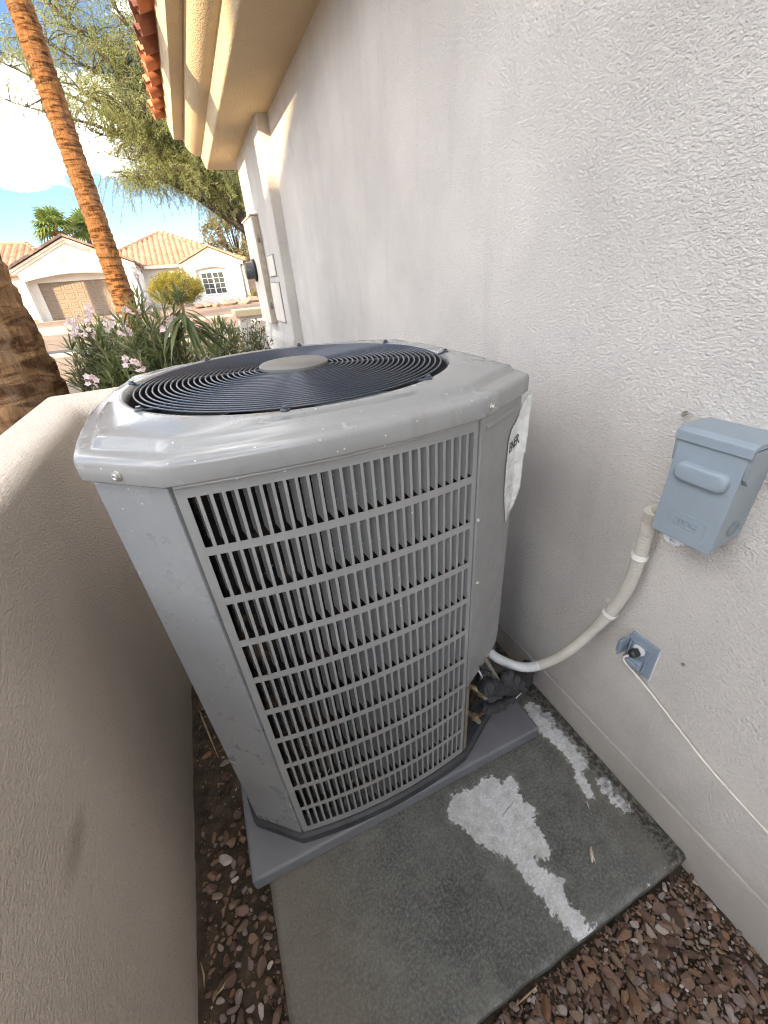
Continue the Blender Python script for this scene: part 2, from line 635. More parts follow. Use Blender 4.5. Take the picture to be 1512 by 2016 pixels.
M['palm_bark'] = bark('palm_bark', (0.17, 0.092, 0.044), (0.42, 0.25, 0.125), (0.09, 0.046, 0.022), 40, 16)
M['palm_bark2'] = bark('palm_bark_orange', (0.115, 0.050, 0.018), (0.31, 0.145, 0.055), (0.048, 0.021, 0.008), 46, 26)
M['fiber'] = simple('palm_fibre', (0.24, 0.125, 0.055), 0.9, 0.35, 30)
M['wood'] = bark('grey_tree_bark', (0.07, 0.055, 0.04), (0.14, 0.11, 0.085), (0.05, 0.04, 0.03), 14, 4)
M['stem'] = simple('green_brown_stem', (0.16, 0.14, 0.085), 0.8, 0.25, 20)


def leaf_mat(name, c1, c2, rough=0.5, trans=0.35):
    t = NT(name)
    at = t.n.new('ShaderNodeAttribute')
    at.attribute_name = 'tone'
    at.attribute_type = 'GEOMETRY'
    col = t.mix(at.outputs['Fac'], c1, c2)
    t.set(col, rough, 0, 0.4)
    tr = t.n.new('ShaderNodeBsdfTranslucent')
    t.l.new(col, tr.inputs['Color'])
    ms = t.n.new('ShaderNodeMixShader')
    ms.inputs['Fac'].default_value = trans
    out = t.n['Material Output']
    t.l.new(t.b.outputs['BSDF'], ms.inputs[1])
    t.l.new(tr.outputs['BSDF'], ms.inputs[2])
    t.l.new(ms.outputs['Shader'], out.inputs['Surface'])
    return t.m


M['oleander'] = leaf_mat('oleander_leaf', (0.095, 0.125, 0.045), (0.33, 0.35, 0.15), 0.42, 0.25)
M['small_leaf'] = leaf_mat('small_shrub_leaf', (0.06, 0.085, 0.03), (0.19, 0.20, 0.08), 0.5, 0.3)
M['mesquite'] = leaf_mat('feathery_tree_leaf', (0.22, 0.27, 0.08), (0.46, 0.48, 0.18), 0.6, 0.5)
M['gold_leaf'] = leaf_mat('golden_bush_leaf', (0.16, 0.15, 0.02), (0.36, 0.29, 0.035), 0.6, 0.35)
M['olive_leaf'] = leaf_mat('olive_tree_leaf', (0.12, 0.11, 0.045), (0.26, 0.21, 0.09), 0.6, 0.35)
M['fan_leaf'] = leaf_mat('fan_palm_leaf', (0.10, 0.16, 0.035), (0.24, 0.30, 0.08), 0.45, 0.3)
M['petal'] = leaf_mat('pink_petal', (0.80, 0.58, 0.58), (0.88, 0.80, 0.77), 0.6, 0.3)
M['garage'] = simple('taupe_garage_door', (0.225, 0.175, 0.125), 0.6, 0.05, 2)
M['glass'] = simple('dark_window_glass', (0.045, 0.05, 0.05), 0.08, 0.2, 2, spec=0.8)
M['white_trim'] = simple('white_window_frame', (0.80, 0.79, 0.76), 0.5, 0.04, 4)
M['trim_far'] = simple('cream_trim', (0.68, 0.60, 0.47), 0.7, 0.06, 3)
M['shutter'] = simple('grey_shutter', (0.17, 0.16, 0.15), 0.6, 0.1, 4)
M['brick_mat'] = tile_mat('tan_block', (0.34, 0.25, 0.18), (0.42, 0.31, 0.22), 2)
M['mortar'] = simple('pale_mortar', (0.36, 0.32, 0.27), 0.9, 0.1, 10)
M['asphalt'] = simple('asphalt', (0.055, 0.054, 0.053), 0.9, 0.2, 30, bump=0.4, bscale=90)
M['conc'] = simple('pale_concrete', (0.36, 0.33, 0.29), 0.85, 0.1, 5)
M['rock'] = simple('desert_boulder', (0.27, 0.19, 0.145), 0.9, 0.3, 4, bump=0.6, bscale=9)
M['hill'] = simple('dry_hillside', (0.22, 0.17, 0.12), 0.95, 0.3, 0.05)


def ground_mat():
    t = NT('desert_ground')
    n = t.rng(t.noise(0.8, 6, 0.6), 0.3, 0.7)
    col = t.mix(n, (0.26, 0.185, 0.13), (0.36, 0.27, 0.20))
    col = t.mix(t.rng(t.noise(22, 5, 0.7), 0.35, 0.7), col, (0.16, 0.11, 0.085))
    t.set(col, 0.95, 0, 0.15)
    t.bump(t.noise(30, 4, 0.7), 0.7, 0.03)
    return t.m


M['ground'] = ground_mat()

# ================================================================ GROUND
WX = 0.872           # face of the house wall
GZ = -0.055          # soil level


def gz(y):
    if y < 9:
        return GZ - 0.03
    if y < 33:
        return GZ - 0.03 + (y - 9) / 24 * 0.42
    return 0.335


mb = MB()
ys = [-40, -12, -4, 0, 2.2, 5, 7, 9, 12, 15, 17, 20, 24, 27, 30, 33, 36, 45, 60, 120, 400, 1500]
xs = [-1200, -300, -80, -30, -14, -6, -2.2, 0, 3, 8, 20, 60, 200, 1200]
for y in ys:
    for x in xs:
        mb.v.append((x, y, gz(y)))
nx = len(xs)
for j in range(len(ys) - 1):
    for i in range(nx - 1):
        mb.f.append((j * nx + i, j * nx + i + 1, (j + 1) * nx + i + 1, (j + 1) * nx + i))
tag(mb.build('ground', M['ground']), kind='structure')

# side-yard soil: an uneven sheet between the two walls
mb = MB()
ni, nj = 90, 190
x0, x1, y0, y1 = -0.46, 0.90, -1.6, 1.75
for j in range(nj + 1):
    for i in range(ni + 1):
        x = x0 + (x1 - x0) * i / ni
        y = y0 + (y1 - y0) * j / nj
        z = GZ - 0.004 + 0.010 * noise.noise((x * 9, y * 9, 1)) + 0.005 * noise.noise((x * 40, y * 40, 3))
        mb.v.append((x, y, z))
for j in range(nj):
    for i in range(ni):
        a = j * (ni + 1) + i
        mb.f.append((a, a + 1, a + ni + 2, a + ni + 1))
soil = tag(mb.build('soil', M['soil'], smooth=True), kind='structure')

# concrete slab with its stains held as distance fields
P1 = [(0.344, 0.538), (0.374, 0.543), (0.43, 0.534), (0.476, 0.539), (0.507, 0.542), (0.523, 0.525), (0.525, 0.504), (0.56, 0.508), (0.576, 0.491), (0.56, 0.463), (0.56, 0.429), (0.578, 0.404), (0.569, 0.387), (0.545, 0.38), (0.549, 0.35), (0.548, 0.324), (0.54, 0.301), (0.519, 0.29), (0.494, 0.312), (0.489, 0.289), (0.5, 0.269), (0.516, 0.257), (0.53, 0.241), (0.507, 0.214), (0.506, 0.188), (0.515, 0.167), (0.51, 0.152), (0.53, 0.125), (0.47, 0.125), (0.462, 0.16), (0.46, 0.184), (0.446, 0.212), (0.444, 0.239), (0.437, 0.279), (0.431, 0.314), (0.403, 0.36), (0.384, 0.382), (0.354, 0.432), (0.344, 0.46), (0.322, 0.505)]
P2 = [(0.771, 0.687), (0.805, 0.686), (0.827, 0.634), (0.839, 0.573), (0.835, 0.502), (0.839, 0.459), (0.813, 0.427), (0.774, 0.42), (0.767, 0.37), (0.757, 0.346), (0.746, 0.357), (0.745, 0.392), (0.767, 0.436), (0.781, 0.481), (0.774, 0.532), (0.756, 0.592), (0.765, 0.641)]
P3 = [(0.817, 0.387), (0.841, 0.373), (0.846, 0.344), (0.849, 0.313), (0.825, 0.266), (0.808, 0.274), (0.799, 0.31), (0.795, 0.339), (0.796, 0.368)]
P4 = [(0.10, 0.135), (0.90, 0.135), (0.90, 0.146), (0.80, 0.148), (0.66, 0.141), (0.56, 0.150), (0.44, 0.146), (0.30, 0.139)]


def sdist(px, py, poly):
    inside, best = False, 9.0
    n = len(poly)
    for i in range(n):
        ax, ay = poly[i]
        bx, by = poly[(i + 1) % n]
        if (ay > py) != (by > py) and px < (bx - ax) * (py - ay) / (by - ay) + ax:
            inside = not inside
        dx, dy = bx - ax, by - ay
        t = max(0, min(1, ((px - ax) * dx + (py - ay) * dy) / (dx * dx + dy * dy + 1e-12)))
        best = min(best, (px - ax - t * dx) ** 2 + (py - ay - t * dy) ** 2)
    d = math.sqrt(best)
    return d if inside else -d


SX0, SX1, SY0, SY1 = -0.215, 0.869, 0.135, 1.50
mb = MB()
step = 0.008
ni, nj = int((SX1 - SX0) / step), int((SY1 - SY0) / step)
dry, grime, warm = [], [], []


def slab_att(x, y):
    if y < 0.75:
        d = max(sdist(x, y, P1), sdist(x, y, P2) + 0.004, sdist(x, y, P3), sdist(x, y, P4) - 0.011)
    else:
        d = -0.2
    dry.append(d)
    dw = SX1 - x
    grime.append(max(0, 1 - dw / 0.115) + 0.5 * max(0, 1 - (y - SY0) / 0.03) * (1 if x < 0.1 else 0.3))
    warm.append(max(0, min(1, (0.12 - x) / 0.25)) + max(0, 1 - abs(dw - 0.09) / 0.05) * 0.8)


for j in range(nj + 1):
    for i in range(ni + 1):
        x = SX0 + (SX1 - SX0) * i / ni
        y = SY0 + (SY1 - SY0) * j / nj
        # eased, slightly worn edges
        e = min(x - SX0, y - SY0)
        z = -0.010 * max(0, 1 - e / 0.014) ** 2 + 0.0012 * noise.noise((x * 6, y * 6, 0))
        xx, yy = x, y
        if i == 0:
            xx += 0.004 * noise.noise((0, y * 14, 2))
        if j == 0:
            yy += 0.003 * noise.noise((x * 14, 0, 5))
        mb.v.append((xx, yy, z))
        slab_att(x, y)
for j in range(nj):
    for i in range(ni):
        a = j * (ni + 1) + i
        mb.f.append((a, a + 1, a + ni + 2, a + ni + 1))
# skirts
def skirt(idx):
    b = len(mb.v)
    for k in idx:
        x, y, z = mb.v[k]
        mb.v.append((x, y, -0.11))
        dry.append(-0.2)
        grime.append(0.35)
        warm.append(0.3)
    for q in range(len(idx) - 1):
        mb.f.append((idx[q], b + q, b + q + 1, idx[q + 1]))


skirt([j * (ni + 1) for j in range(nj + 1)])
skirt([i for i in range(ni, -1, -1)])
slab = tag(mb.build('concrete_slab', M['slab'], smooth=True, angle=50), kind='structure')
for nm, arr in (('dry', dry), ('grime', grime), ('warm', warm)):
    a = slab.data.attributes.new(nm, 'FLOAT', 'POINT')
    a.data.foreach_set('value', arr)

# ---- gravel: stone meshes
rnd = random.Random(11)


def stone_mesh(seed, sub=2):
    bm = bmesh.new()
    bmesh.ops.create_icosphere(bm, subdivisions=sub, radius=1.0)
    rr = random.Random(seed)
    # chop with random planes so the chips are angular
    for k in range(9):
        n = Vector((rr.gauss(0, 1), rr.gauss(0, 1), rr.gauss(0, 1))).normalized()
        d = rr.uniform(0.5, 0.82)
        for v in bm.verts:
            s = v.co.dot(n)
            if s > d:
                v.co -= n * (s - d)
    for v in bm.verts:
        v.co += Vector(noise.noise_vector(v.co * 1.9 + Vector((seed * 3.1, 0, 0)))) * 0.09
        v.co.x *= 1.25
        v.co.z *= 0.62
    me = bpy.data.meshes.new('stone')
    bm.to_mesh(me)
    bm.free()
    me.polygons.foreach_set('use_smooth', [True] * len(me.polygons))
    me.set_sharp_from_angle(angle=R(20))
    return me


STONES = [stone_mesh(s) for s in range(14)]
for me in STONES:
    me.materials.append(M['stone_obj'])

spots = []
# front bed
grid = {}


def try_spot(x, y, r, k):
    gx, gy = int(math.floor(x / 0.06)), int(math.floor(y / 0.06))
    for a in (-1, 0, 1):
        for b in (-1, 0, 1):
            for (qx, qy, qr) in grid.get((gx + a, gy + b), ()):
                if (x - qx) ** 2 + (y - qy) ** 2 < (k * (r + qr)) ** 2:
                    return False
    grid.setdefault((gx, gy), []).append((x, y, r))
    return True


for it in range(34000):
    x, y = rnd.uniform(-0.40, 0.862), rnd.uniform(-0.75, 1.7)
    if y > 0.125 and x > -0.222:
        continue
    left = x < -0.2 and y > 0.05
    r = rnd.choice((0.007, 0.010, 0.013, 0.015, 0.018)) * rnd.uniform(0.8, 1.2)
    if left:
        dens = max(0.02, 0.75 - 0.75 * max(0, (y - 0.35)) / 0.5)
        if rnd.random() > dens:
            continue
        r *= 0.95
    if y > 0.105 and x > -0.2 or (left and x > -0.235):
        r *= 0.55
    if x > 0.81 or x < -0.385:
        r *= 0.55
    if try_spot(x, y, r, 0.52 if not left else 0.75):
        spots.append((x, y, r))
for it in range(22000):
    x, y = rnd.uniform(-0.38, 0.862), rnd.uniform(-0.6, 0.125)
    r = rnd.uniform(0.0035, 0.0075)
    if try_spot(x, y, r, 0.55):
        spots.append((x, y, r))
camp = Vector((0, 0, CAM_H))


def vis_size(s):
    p = Vector((s[0], s[1], GZ))
    d = p - camp
    q = cam.matrix_world.inverted() @ p
    if q.z > -0.05:
        return 0
    u, w = q.x / -q.z * 791.2, q.y / -q.z * 791.2
    if abs(u) > 765 or abs(w) > 1020:
        return 0
    return s[2] / d.length


spots.sort(key=vis_size, reverse=True)
gravel = bpy.data.objects.new('gravel_bed', None)
COL.objects.link(gravel)
tag(gravel, kind='structure')
rest = []
for i, (x, y, r) in enumerate(spots):
    z = GZ + r * 0.30 + rnd.uniform(-0.002, 0.006)
    rot = (rnd.gauss(0, 0.35), rnd.gauss(0, 0.35), rnd.uniform(0, 6.28))
    s = r * rnd.uniform(0.95, 1.15)
    if i < 300:
        o = link('stone', STONES[i % len(STONES)], None, gravel)
        o.location = (x, y, z)
        o.rotation_euler = rot
        o.scale = (s, s * rnd.uniform(0.62, 0.95), s * rnd.uniform(0.8, 1.1))
    else:
        rest.append((x, y, z, rot, s))
mb = MB()
tones = []
from mathutils import Euler
SM = [([v.co.copy() for v in stone_mesh(50 + k, 1).vertices], None) for k in range(6)]
SF = [[tuple(p.vertices) for p in stone_mesh(50 + k, 1).polygons] for k in range(6)]
for i, (x, y, z, rot, s) in enumerate(rest):
    k = i % 6
    m = Matrix.Translation((x, y, z)) @ Euler(rot).to_matrix().to_4x4() @ Matrix.Diagonal((s, s * rnd.uniform(.62, .95), s, 1))
    mb.add([m @ v for v in SM[k][0]], SF[k])
    tones += [rnd.random()] * len(SM[k][0])
# grit
for i in range(9000):
    x, y = rnd.uniform(-0.41, 0.868), rnd.uniform(-0.6, 1.4)
    if y > 0.13 and x > -0.216:
        continue
    s = rnd.uniform(0.0012, 0.0042)
    z = GZ + 0.010 * noise.noise((x * 9, y * 9, 1)) + s * 0.3
    q = [Vector((rnd.gauss(0, s), rnd.gauss(0, s), rnd.uniform(0, s))) + Vector((x, y, z)) for _ in range(4)]
    mb.add(q, [(0, 1, 2), (0, 2, 3), (0, 3, 1), (1, 3, 2)])
    tones += [rnd.random()] * 4
go = mb.build('loose_gravel', M['stone_pt'], gravel)
a = go.data.attributes.new('tone', 'FLOAT', 'POINT')
a.data.foreach_set('value', tones)
tag(go, kind='stuff')

# ================================================================ NEAR HOUSE
house = thing('house', (WX, 2, 0), 'pale textured stucco house filling the right side, with tan cornice above', 'house')
HY0, HY1 = -5.0, 5.20
SOF = 2.49
# main wall (subdivided so bump shading stays stable)
mb = MB()
mb.box(WX, WX + 0.25, HY0, 3.88, 0.122, SOF + 0.35)
mb.build('wall', M['stucco'], house)
# slightly proud base band with a sloped ledge, below the drip screed line
mb = MB()
mb.extr([(WX + 0.25, HY0, -0.3), (WX - 0.0015, HY0, -0.3), (WX - 0.0015, HY0, 0.113), (WX + 0.003, HY0, 0.1165), (WX + 0.25, HY0, 0.1165)], (0, 3.88 - HY0, 0))
mb.build('base_band', M['band'], house)
# stepped-out wall beyond, with flared foot
PX = 0.79
mb = MB()
mb.extr([(PX, 3.881, 1.02), (PX, 3.881, SOF + 0.3), (6.0, 3.881, SOF + 0.3), (6.0, 3.881, -0.3), (PX - 0.02, 3.881, -0.3), (PX - 0.02, 3.881, 0.96)], (0, HY1 - 3.881, 0))
mb.build('pilaster', M['stucco'], house, bevel=0.012, seg=3)
mb = MB()
mb.extr([(PX - 0.03, HY1 - 0.25, -0.3), (PX - 0.03, HY1 - 0.25, 1.0), (PX - 0.002, HY1 - 0.25, 1.10), (PX + 0.3, HY1 - 0.25, 1.10), (PX + 0.3, HY1 - 0.25, -0.3)], (0, 0.33, 0))
mb.build('wall_foot', M['stucco'], house, bevel=0.015, seg=3)
# house body behind the wall
mb = MB()
mb.box(WX + 0.251, 6.0, HY0, 3.88, -0.2, SOF + 0.35)
mb.build('rear_wall', M['stucco'], house)
# cornice
EY0, EY1 = HY0, 5.57
mb = MB()
mb.extr([(WX + 0.2, EY0, SOF), (0.54, EY0, SOF), (0.51, EY0, SOF + 0.10), (0.515, EY0, SOF + 0.36), (WX + 0.2, EY0, SOF + 0.36)], (0, EY1 - EY0, 0))
mb.build('cornice_beam', M['stucco_trim'], house, bevel=0.012, seg=3)
prof = []
for k in range(13):
    a = math.pi * (0.5 + k / 12.0) + 0.0
    prof.append((0.511 + 0.125 * math.cos(a) * 1.0 - 0.0, SOF + 0.205 - 0.105 * math.sin(a) * 1.0))
prof = [(0.513, SOF + 0.100)] + [(0.513 - 0.128 * math.sin(math.pi * k / 24), SOF + 0.214 - 0.112 * math.cos(math.pi * k / 24)) for k in range(1, 13)] + [(0.385, SOF + 0.30), (0.513, SOF + 0.30)]
mb = MB()
mb.extr([(p, EY0, q) for p, q in prof], (0, EY1 - 0.01 - EY0, 0))
mb.build('cornice_cove', M['stucco_trim'], house, smooth=True, angle=40)
mb = MB()
mb.extr([(0.384, EY0, SOF + 0.222), (0.296, EY0, SOF + 0.222), (0.272, EY0, SOF + 0.346), (0.384, EY0, SOF + 0.346)], (0, EY1 - 0.02 - EY0, 0))
mb.build('fascia', M['stucco_trim'], house, bevel=0.006)
# roof deck and individual barrel tiles on the eave courses
SL = 0.32
rz0 = SOF + 0.352
mb = MB()
mb.extr([(0.27, EY0, rz0), (5.6, EY0, rz0 + SL * 5.33), (5.6, EY0, rz0 + SL * 5.33 - 0.1), (0.40, EY0, rz0 - 0.05 + SL * 0.1), (0.27, EY0, rz0 - 0.008)], (0, EY1 - EY0, 0))
mb.build('roof', M['tile_brown'], house)


def barrel(L, r0, r1, n=8, th=0.014, up=True):
    """half-round tile along +x, open below, with thickness"""
    loops = []
    for x, r in ((0, r0), (L, r1)):
        outer = [Vector((x, r * math.cos(math.pi * k / n), r * 0.72 * math.sin(math.pi * k / n))) for k in range(n + 1)]
        inner = [Vector((x, (r - th) * math.cos(math.pi * k / n), (r - th) * 0.72 * math.sin(math.pi * k / n) - 0.001)) for k in range(n, -1, -1)]
        loops.append(outer + inner)
    b = MB().loft(loops, True, True, True)
    me = bpy.data.meshes.new('roof_tile')
    if not up:
        b.v = [(x, y, -z) for x, y, z in b.v]
        b.f = [tuple(reversed(f)) for f in b.f]
    me.from_pydata(b.v, [], b.f)
    me.materials.append(M['tile'])
    me.polygons.foreach_set('use_smooth', [True] * len(me.polygons))
    me.set_sharp_from_angle(angle=R(40))
    return me


T_UP = barrel(0.42, 0.088, 0.074)
T_DN = barrel(0.42, 0.080, 0.092, up=False)
ang = math.atan(SL)
rr = random.Random(3)
y = 1.6
while y < EY1 - 0.05:
    for row in range(3):
        d = -0.10 + row * 0.34
        for me, dy, dz in ((T_DN, 0.0, 0.075), (T_UP, 0.13, 0.055)):
            yy = y + dy
            if yy > EY1 - 0.04:
                continue
            o = link('roof_tile', me, None, house)
            o.location = (0.27 + d + rr.uniform(-0.008, 0.008), yy + rr.uniform(-0.004, 0.004), rz0 + 0.008 + SL * d + dz + row * 0.004)
            o.rotation_euler = (rr.gauss(0, 0.02), -ang, rr.gauss(0, 0.015))
    y += 0.26

# flush access covers on the stepped wall
for (ya, yb, za, zb) in ((4.14, 4.42, 1.505, 1.66), (4.09, 4.50, 1.13, 1.45)):
    mb = MB()
    mb.box(PX - 0.0125, PX - 0.001, ya, yb, za, zb)
    c = mb.build('access_cover', M['soffit_paint'], house, bevel=0.002)
    mb = MB()
    mb.box(PX - 0.006, PX + 0.002, ya - 0.006, yb + 0.006, za - 0.006, zb + 0.006)
    mb.build('cover_gap', M['shutter'], c)

# electrical meter enclosure on that wall
em = thing('meter_enclosure', (PX, 4.8, 1.1), 'cream electrical meter enclosure with grey round meter on the far wall step', 'meter box')
mb = MB()
mb.box(PX - 0.062, PX - 0.001, 4.56, 5.10, 1.10, 1.985)
mb.build('enclosure', M['soffit_paint'], em, bevel=0.004)
mb = MB()
mb.box(PX - 0.058, PX - 0.004, 4.545, 4.559, 1.104, 1.98)
mb.box(PX - 0.046, PX - 0.040, 4.540, 4.546, 1.11, 1.975)
mb.box(PX - 0.024, PX - 0.018, 4.540, 4.546, 1.11, 1.975)
mb.build('hinge_strip', M['panel_tan_shade'], em)
for z in (1.80, 1.25):
    mb = MB()
    mb.box(PX - 0.045, PX - 0.020, 4.530, 4.5445, z - 0.02, z + 0.02)
    mb.box(PX - 0.038, PX - 0.026, 4.524, 4.5305, z + 0.024, z + 0.04)
    mb.build('latch', M['tan_metal'], em, bevel=0.002)
mb = MB()
mb.box(PX - 0.075, PX, 4.54, 5.12, 1.986, 1.998)
mb.build('rain_hood', M['panel_tan_shade'], em)
mb = MB()
mb.lathe([(0.088, -0.062), (0.092, -0.075), (0.088, -0.085), (0.078, -0.088), (0.078, -0.15), (0.07, -0.165), (0.02, -0.168)], (PX, 4.90, 1.575), 28, 'X')
mt = mb.build('meter', M['meter_glass'], em, smooth=True, angle=40)
mb = MB()
mb.lathe([(0.094, -0.0625), (0.1, -0.066), (0.1, -0.08), (0.094, -0.084)], (PX, 4.90, 1.575), 28, 'X')
mb.build('meter_ring', M['dark'], mt, smooth=True, angle=40)

# ================================================================ LOW WALL
lw = MB()
TZ = 1.15
pl = [(-0.425, -4.0), (-0.425, 1.66), (0.48, 1.66), (0.48, 1.905), (-0.585, 1.905), (-0.585, -4.0)]
lw.extr([(x, y, -0.3) for x, y in pl], (0, 0, TZ + 0.3))
o = lw.build('low_wall', M['stucco_low'], None, smooth=True, bevel=0.042, seg=5)
tag(o, 'low tan stucco wall with rounded top along the left, beside the condenser', 'wall')

# ================================================================ CONDENSER
CX, CY = 0.190, 0.985          # axis of the fan
ac = thing('air_conditioner', (CX, CY, 0.06), 'tall grey outdoor air conditioner with louvred side and round black fan guard on top', 'air conditioner')
SAG = 0.024
# corners of the cabinet, counter-clockwise; sides are bowed, corners are flat (the service corner is the widest)
VB, VC, VD, VE, VF, VG, VH, VA = [Vector(p) for p in ((-0.094, 0.606), (0.440, 0.600), (0.610, 0.690), (0.610, 1.275), (0.50, 1.37), (-0.094, 1.37), (-0.206, 1.275), (-0.206, 0.702))]
SIDES = [(VB, VC), (VD, VE), (VF, VG), (VH, VA)]
FLATS = [(VC, VD), (VE, VF), (VG, VH), (VA, VB)]


class Arc:
    def __init__(self, P, Q):
        self.mid = (P + Q) / 2
        self.t = (Q - P).normalized()
        self.n = Vector((self.t.y, -self.t.x))
        hv = (Q - P).length / 2
        self.rad = (hv * hv + SAG * SAG) / (2 * SAG)
        self.th = math.asin(hv / self.rad)
        self.ang = math.atan2(self.t.y, self.t.x)

    def at(self, a, inset=0.0):
        r = self.rad - inset
        return self.mid + self.t * (r * math.sin(a)) + self.n * (r * math.cos(a) - (self.rad - SAG))


ARCS = [Arc(*p) for p in SIDES]


def outline(off=0.0, n=24, m=6):
    pts = []
    for k in range(4):
        A_ = ARCS[k]
        pts += [A_.at(-A_.th + 2 * A_.th * i / n) for i in range(n + 1)]
        a, b = FLATS[k]
        pts += [a.lerp(b, t / m) for t in range(1, m)]
    pts = [(p.x, p.y) for p in pts]
    if off == 0:
        return pts
    res = []
    N = len(pts)
    for i in range(N):
        a, b = pts[i - 1], pts[(i + 1) % N]
        tx, ty = b[0] - a[0], b[1] - a[1]
        l = math.hypot(tx, ty)
        res.append((pts[i][0] + off * ty / l, pts[i][1] - off * tx / l))
    return res


def loop3(pts, z):
    return [Vector((x, y, z)) for x, y in pts]


# equipment pad
mb = MB()
mb.box(-0.250, 0.735, 0.572, 1.50, 0.002, 0.058)
o = mb.build('equipment_pad', M['pad'], None, bevel=0.009, seg=3)
tag(o, 'blue grey plastic equipment pad under the air conditioner', 'pad')
# base pan
mb = MB()
mb.loft([loop3(outline(0.004), 0.059), loop3(outline(0.010), 0.064), loop3(outline(0.012), 0.098), loop3(outline(0.004), 0.104), loop3(outline(-0.03), 0.104)], True, True, True)
mb.build('base_pan', M['basepan'], ac, smooth=True, angle=30)
# coil behind the grille
mb = MB()
co = outline(-0.045)
mb.loft([loop3(co, 0.105), loop3(co, 1.20)], True, True, True)
mb.build('condenser_coil', M['coil'], ac, smooth=True, angle=35)

# louvred panels
NC, NR = 28, 10
PZ0, PZ1 = 0.106, 1.212
ZB, ZT = 0.126, 1.196
pitch_z = (ZT - ZB) / NR
slot_h = pitch_z - 0.0158
edges_z = [PZ0]
rows = []
for r in range(NR):
    z = ZB + pitch_z * r + 0.006
    rows.append((z, z + slot_h))
    edges_z += [z, z + slot_h]
edges_z.append(PZ1)


def columns(A_):
    a0, a1 = -A_.th + 0.0165 / A_.rad, A_.th - 0.0125 / A_.rad
    pa = (a1 - a0) / NC
    return [(a0 + pa * (c + 0.15), a0 + pa * (c + 0.15 + 0.70)) for c in range(NC)]


def panel_mesh(k):
    A_ = ARCS[k]
    edges_a = [-A_.th + 0.003]
    for c in columns(A_):
        edges_a += list(c)
    edges_a.append(A_.th - 0.003)
    mb = MB()
    na, nz_ = len(edges_a), len(edges_z)
    for T in (0.0, 0.0016):
        for z in edges_z:
            for a in edges_a:
                p = A_.at(a, T)
                mb.v.append((p.x, p.y, z))
    B = na * nz_
    for j in range(nz_ - 1):
        for i in range(na - 1):
            hole = (i % 2 == 1) and (j % 2 == 1)
            a, b, c, d = j * na + i, j * na + i + 1, (j + 1) * na + i + 1, (j + 1) * na + i
            if not hole:
                mb.f.append((a, b, c, d))
                mb.f.append((a + B, d + B, c + B, b + B))
            else:
                mb.f += [(a, b, b + B, a + B), (b, c, c + B, b + B), (c, d, d + B, c + B), (d, a, a + B, d + B)]
    # outer rim
    for i in range(na - 1):
        mb.f.append((i, i + B, i + 1 + B, i + 1))
        t = (nz_ - 1) * na
        mb.f.append((t + i, t + i + 1, t + i + 1 + B, t + i + B))
    for j in range(nz_ - 1):
        mb.f.append((j * na, (j + 1) * na, (j + 1) * na + B, j * na + B))
        e = na - 1
        mb.f.append((j * na + e, j * na + e + B, (j + 1) * na + e + B, (j + 1) * na + e))
    return mb


# one louver: a tab bent inwards at the right edge of its slot (local x right, y inwards, z up)
c0_ = columns(ARCS[0])[0]
W = ARCS[0].rad * (c0_[1] - c0_[0])
lv = MB()
prof = [(W * 0.5, 0.0010), (W * 0.5 - 0.0004, 0.0045), (W * 0.5 - 0.0016, 0.0085), (W * 0.5 - 0.0036, 0.0130), (W * 0.5 - 0.0064, 0.0180)]
for i, (x, yv) in enumerate(prof):
    cut = max(0, yv - 0.002) * 0.55
    for th in (0, 0.0012):
        lv.v += [(x - th, yv, cut), (x - th, yv, slot_h - cut)]
for i in range(len(prof) - 1):
    a, b = i * 4, (i + 1) * 4
    lv.f += [(a, b, b + 1, a + 1), (a + 2, a + 3, b + 3, b + 2), (a, a + 2, b + 2, b), (a + 1, b + 1, b + 3, a + 3)]
e = (len(prof) - 1) * 4
lv.f += [(e, e + 2, e + 3, e + 1)]
lme = bpy.data.meshes.new('louver')
lme.from_pydata(lv.v, [], lv.f)
lme.materials.append(M['steel'])
lme.polygons.foreach_set('use_smooth', [True] * len(lme.polygons))
lme.set_sharp_from_angle(angle=R(45))
for k in range(4):
    A_ = ARCS[k]
    mb = panel_mesh(k)
    gp = mb.build('louver_panel', M['steel'], ac, smooth=True, angle=30)
    bank = MB()
    for (s, e2) in columns(A_):
        for (z0_, z1_) in rows:
            am = (s + e2) / 2
            p = A_.at(am)
            if k == 0:
                o = link('louver', lme, None, gp)
                o.location = (p.x, p.y, z0_)
                o.rotation_euler = (0, 0, am)
            else:
                m4 = Matrix.Translation((p.x, p.y, z0_)) @ Matrix.Rotation(am + A_.ang, 4, 'Z')
                bank.add([m4 @ Vector(v) for v in lv.v], lv.f)
    if k:
        tag(bank.build('louver_bank', M['steel'], gp, smooth=True, angle=45), kind='stuff')
# rolled top lip of the front panel
mb = MB()
A_ = ARCS[0]
mb.tube([Vector((*A_.at(-A_.th + 0.005 + (2 * A_.th - 0.010) * i / 30, -0.002), 1.2065)) for i in range(31)], 0.0036, 8)
mb.build('panel_lip', M['steel_lid'], ac, smooth=True)


# corner posts
def post(k, z0_, z1_, m, name, poly=None):
    a, b = [Vector((p.x, p.y, 0)) for p in FLATS[k]]
    d = (b - a).normalized()
    n = Vector((d.y, -d.x, 0))
    A = a + n * 0.0015 + d * 0.0015
    Bv = b + n * 0.0015 - d * 0.0015
    mb = MB()
    if poly is None:
        sec = [A - n * 0.018, A, Bv, Bv - n * 0.018, Bv - n * 0.02, A - n * 0.02]
        mb.loft([[p + Vector((0, 0, z)) for p in sec] for z in (z0_, z1_)], True, True, True)
    else:
        mb.extr([A + d * (u * (Bv - A).length) + Vector((0, 0, z)) for u, z in poly], -n * 0.018)
    return mb.build(name, m, ac, bevel=0.003), A, Bv, d, n


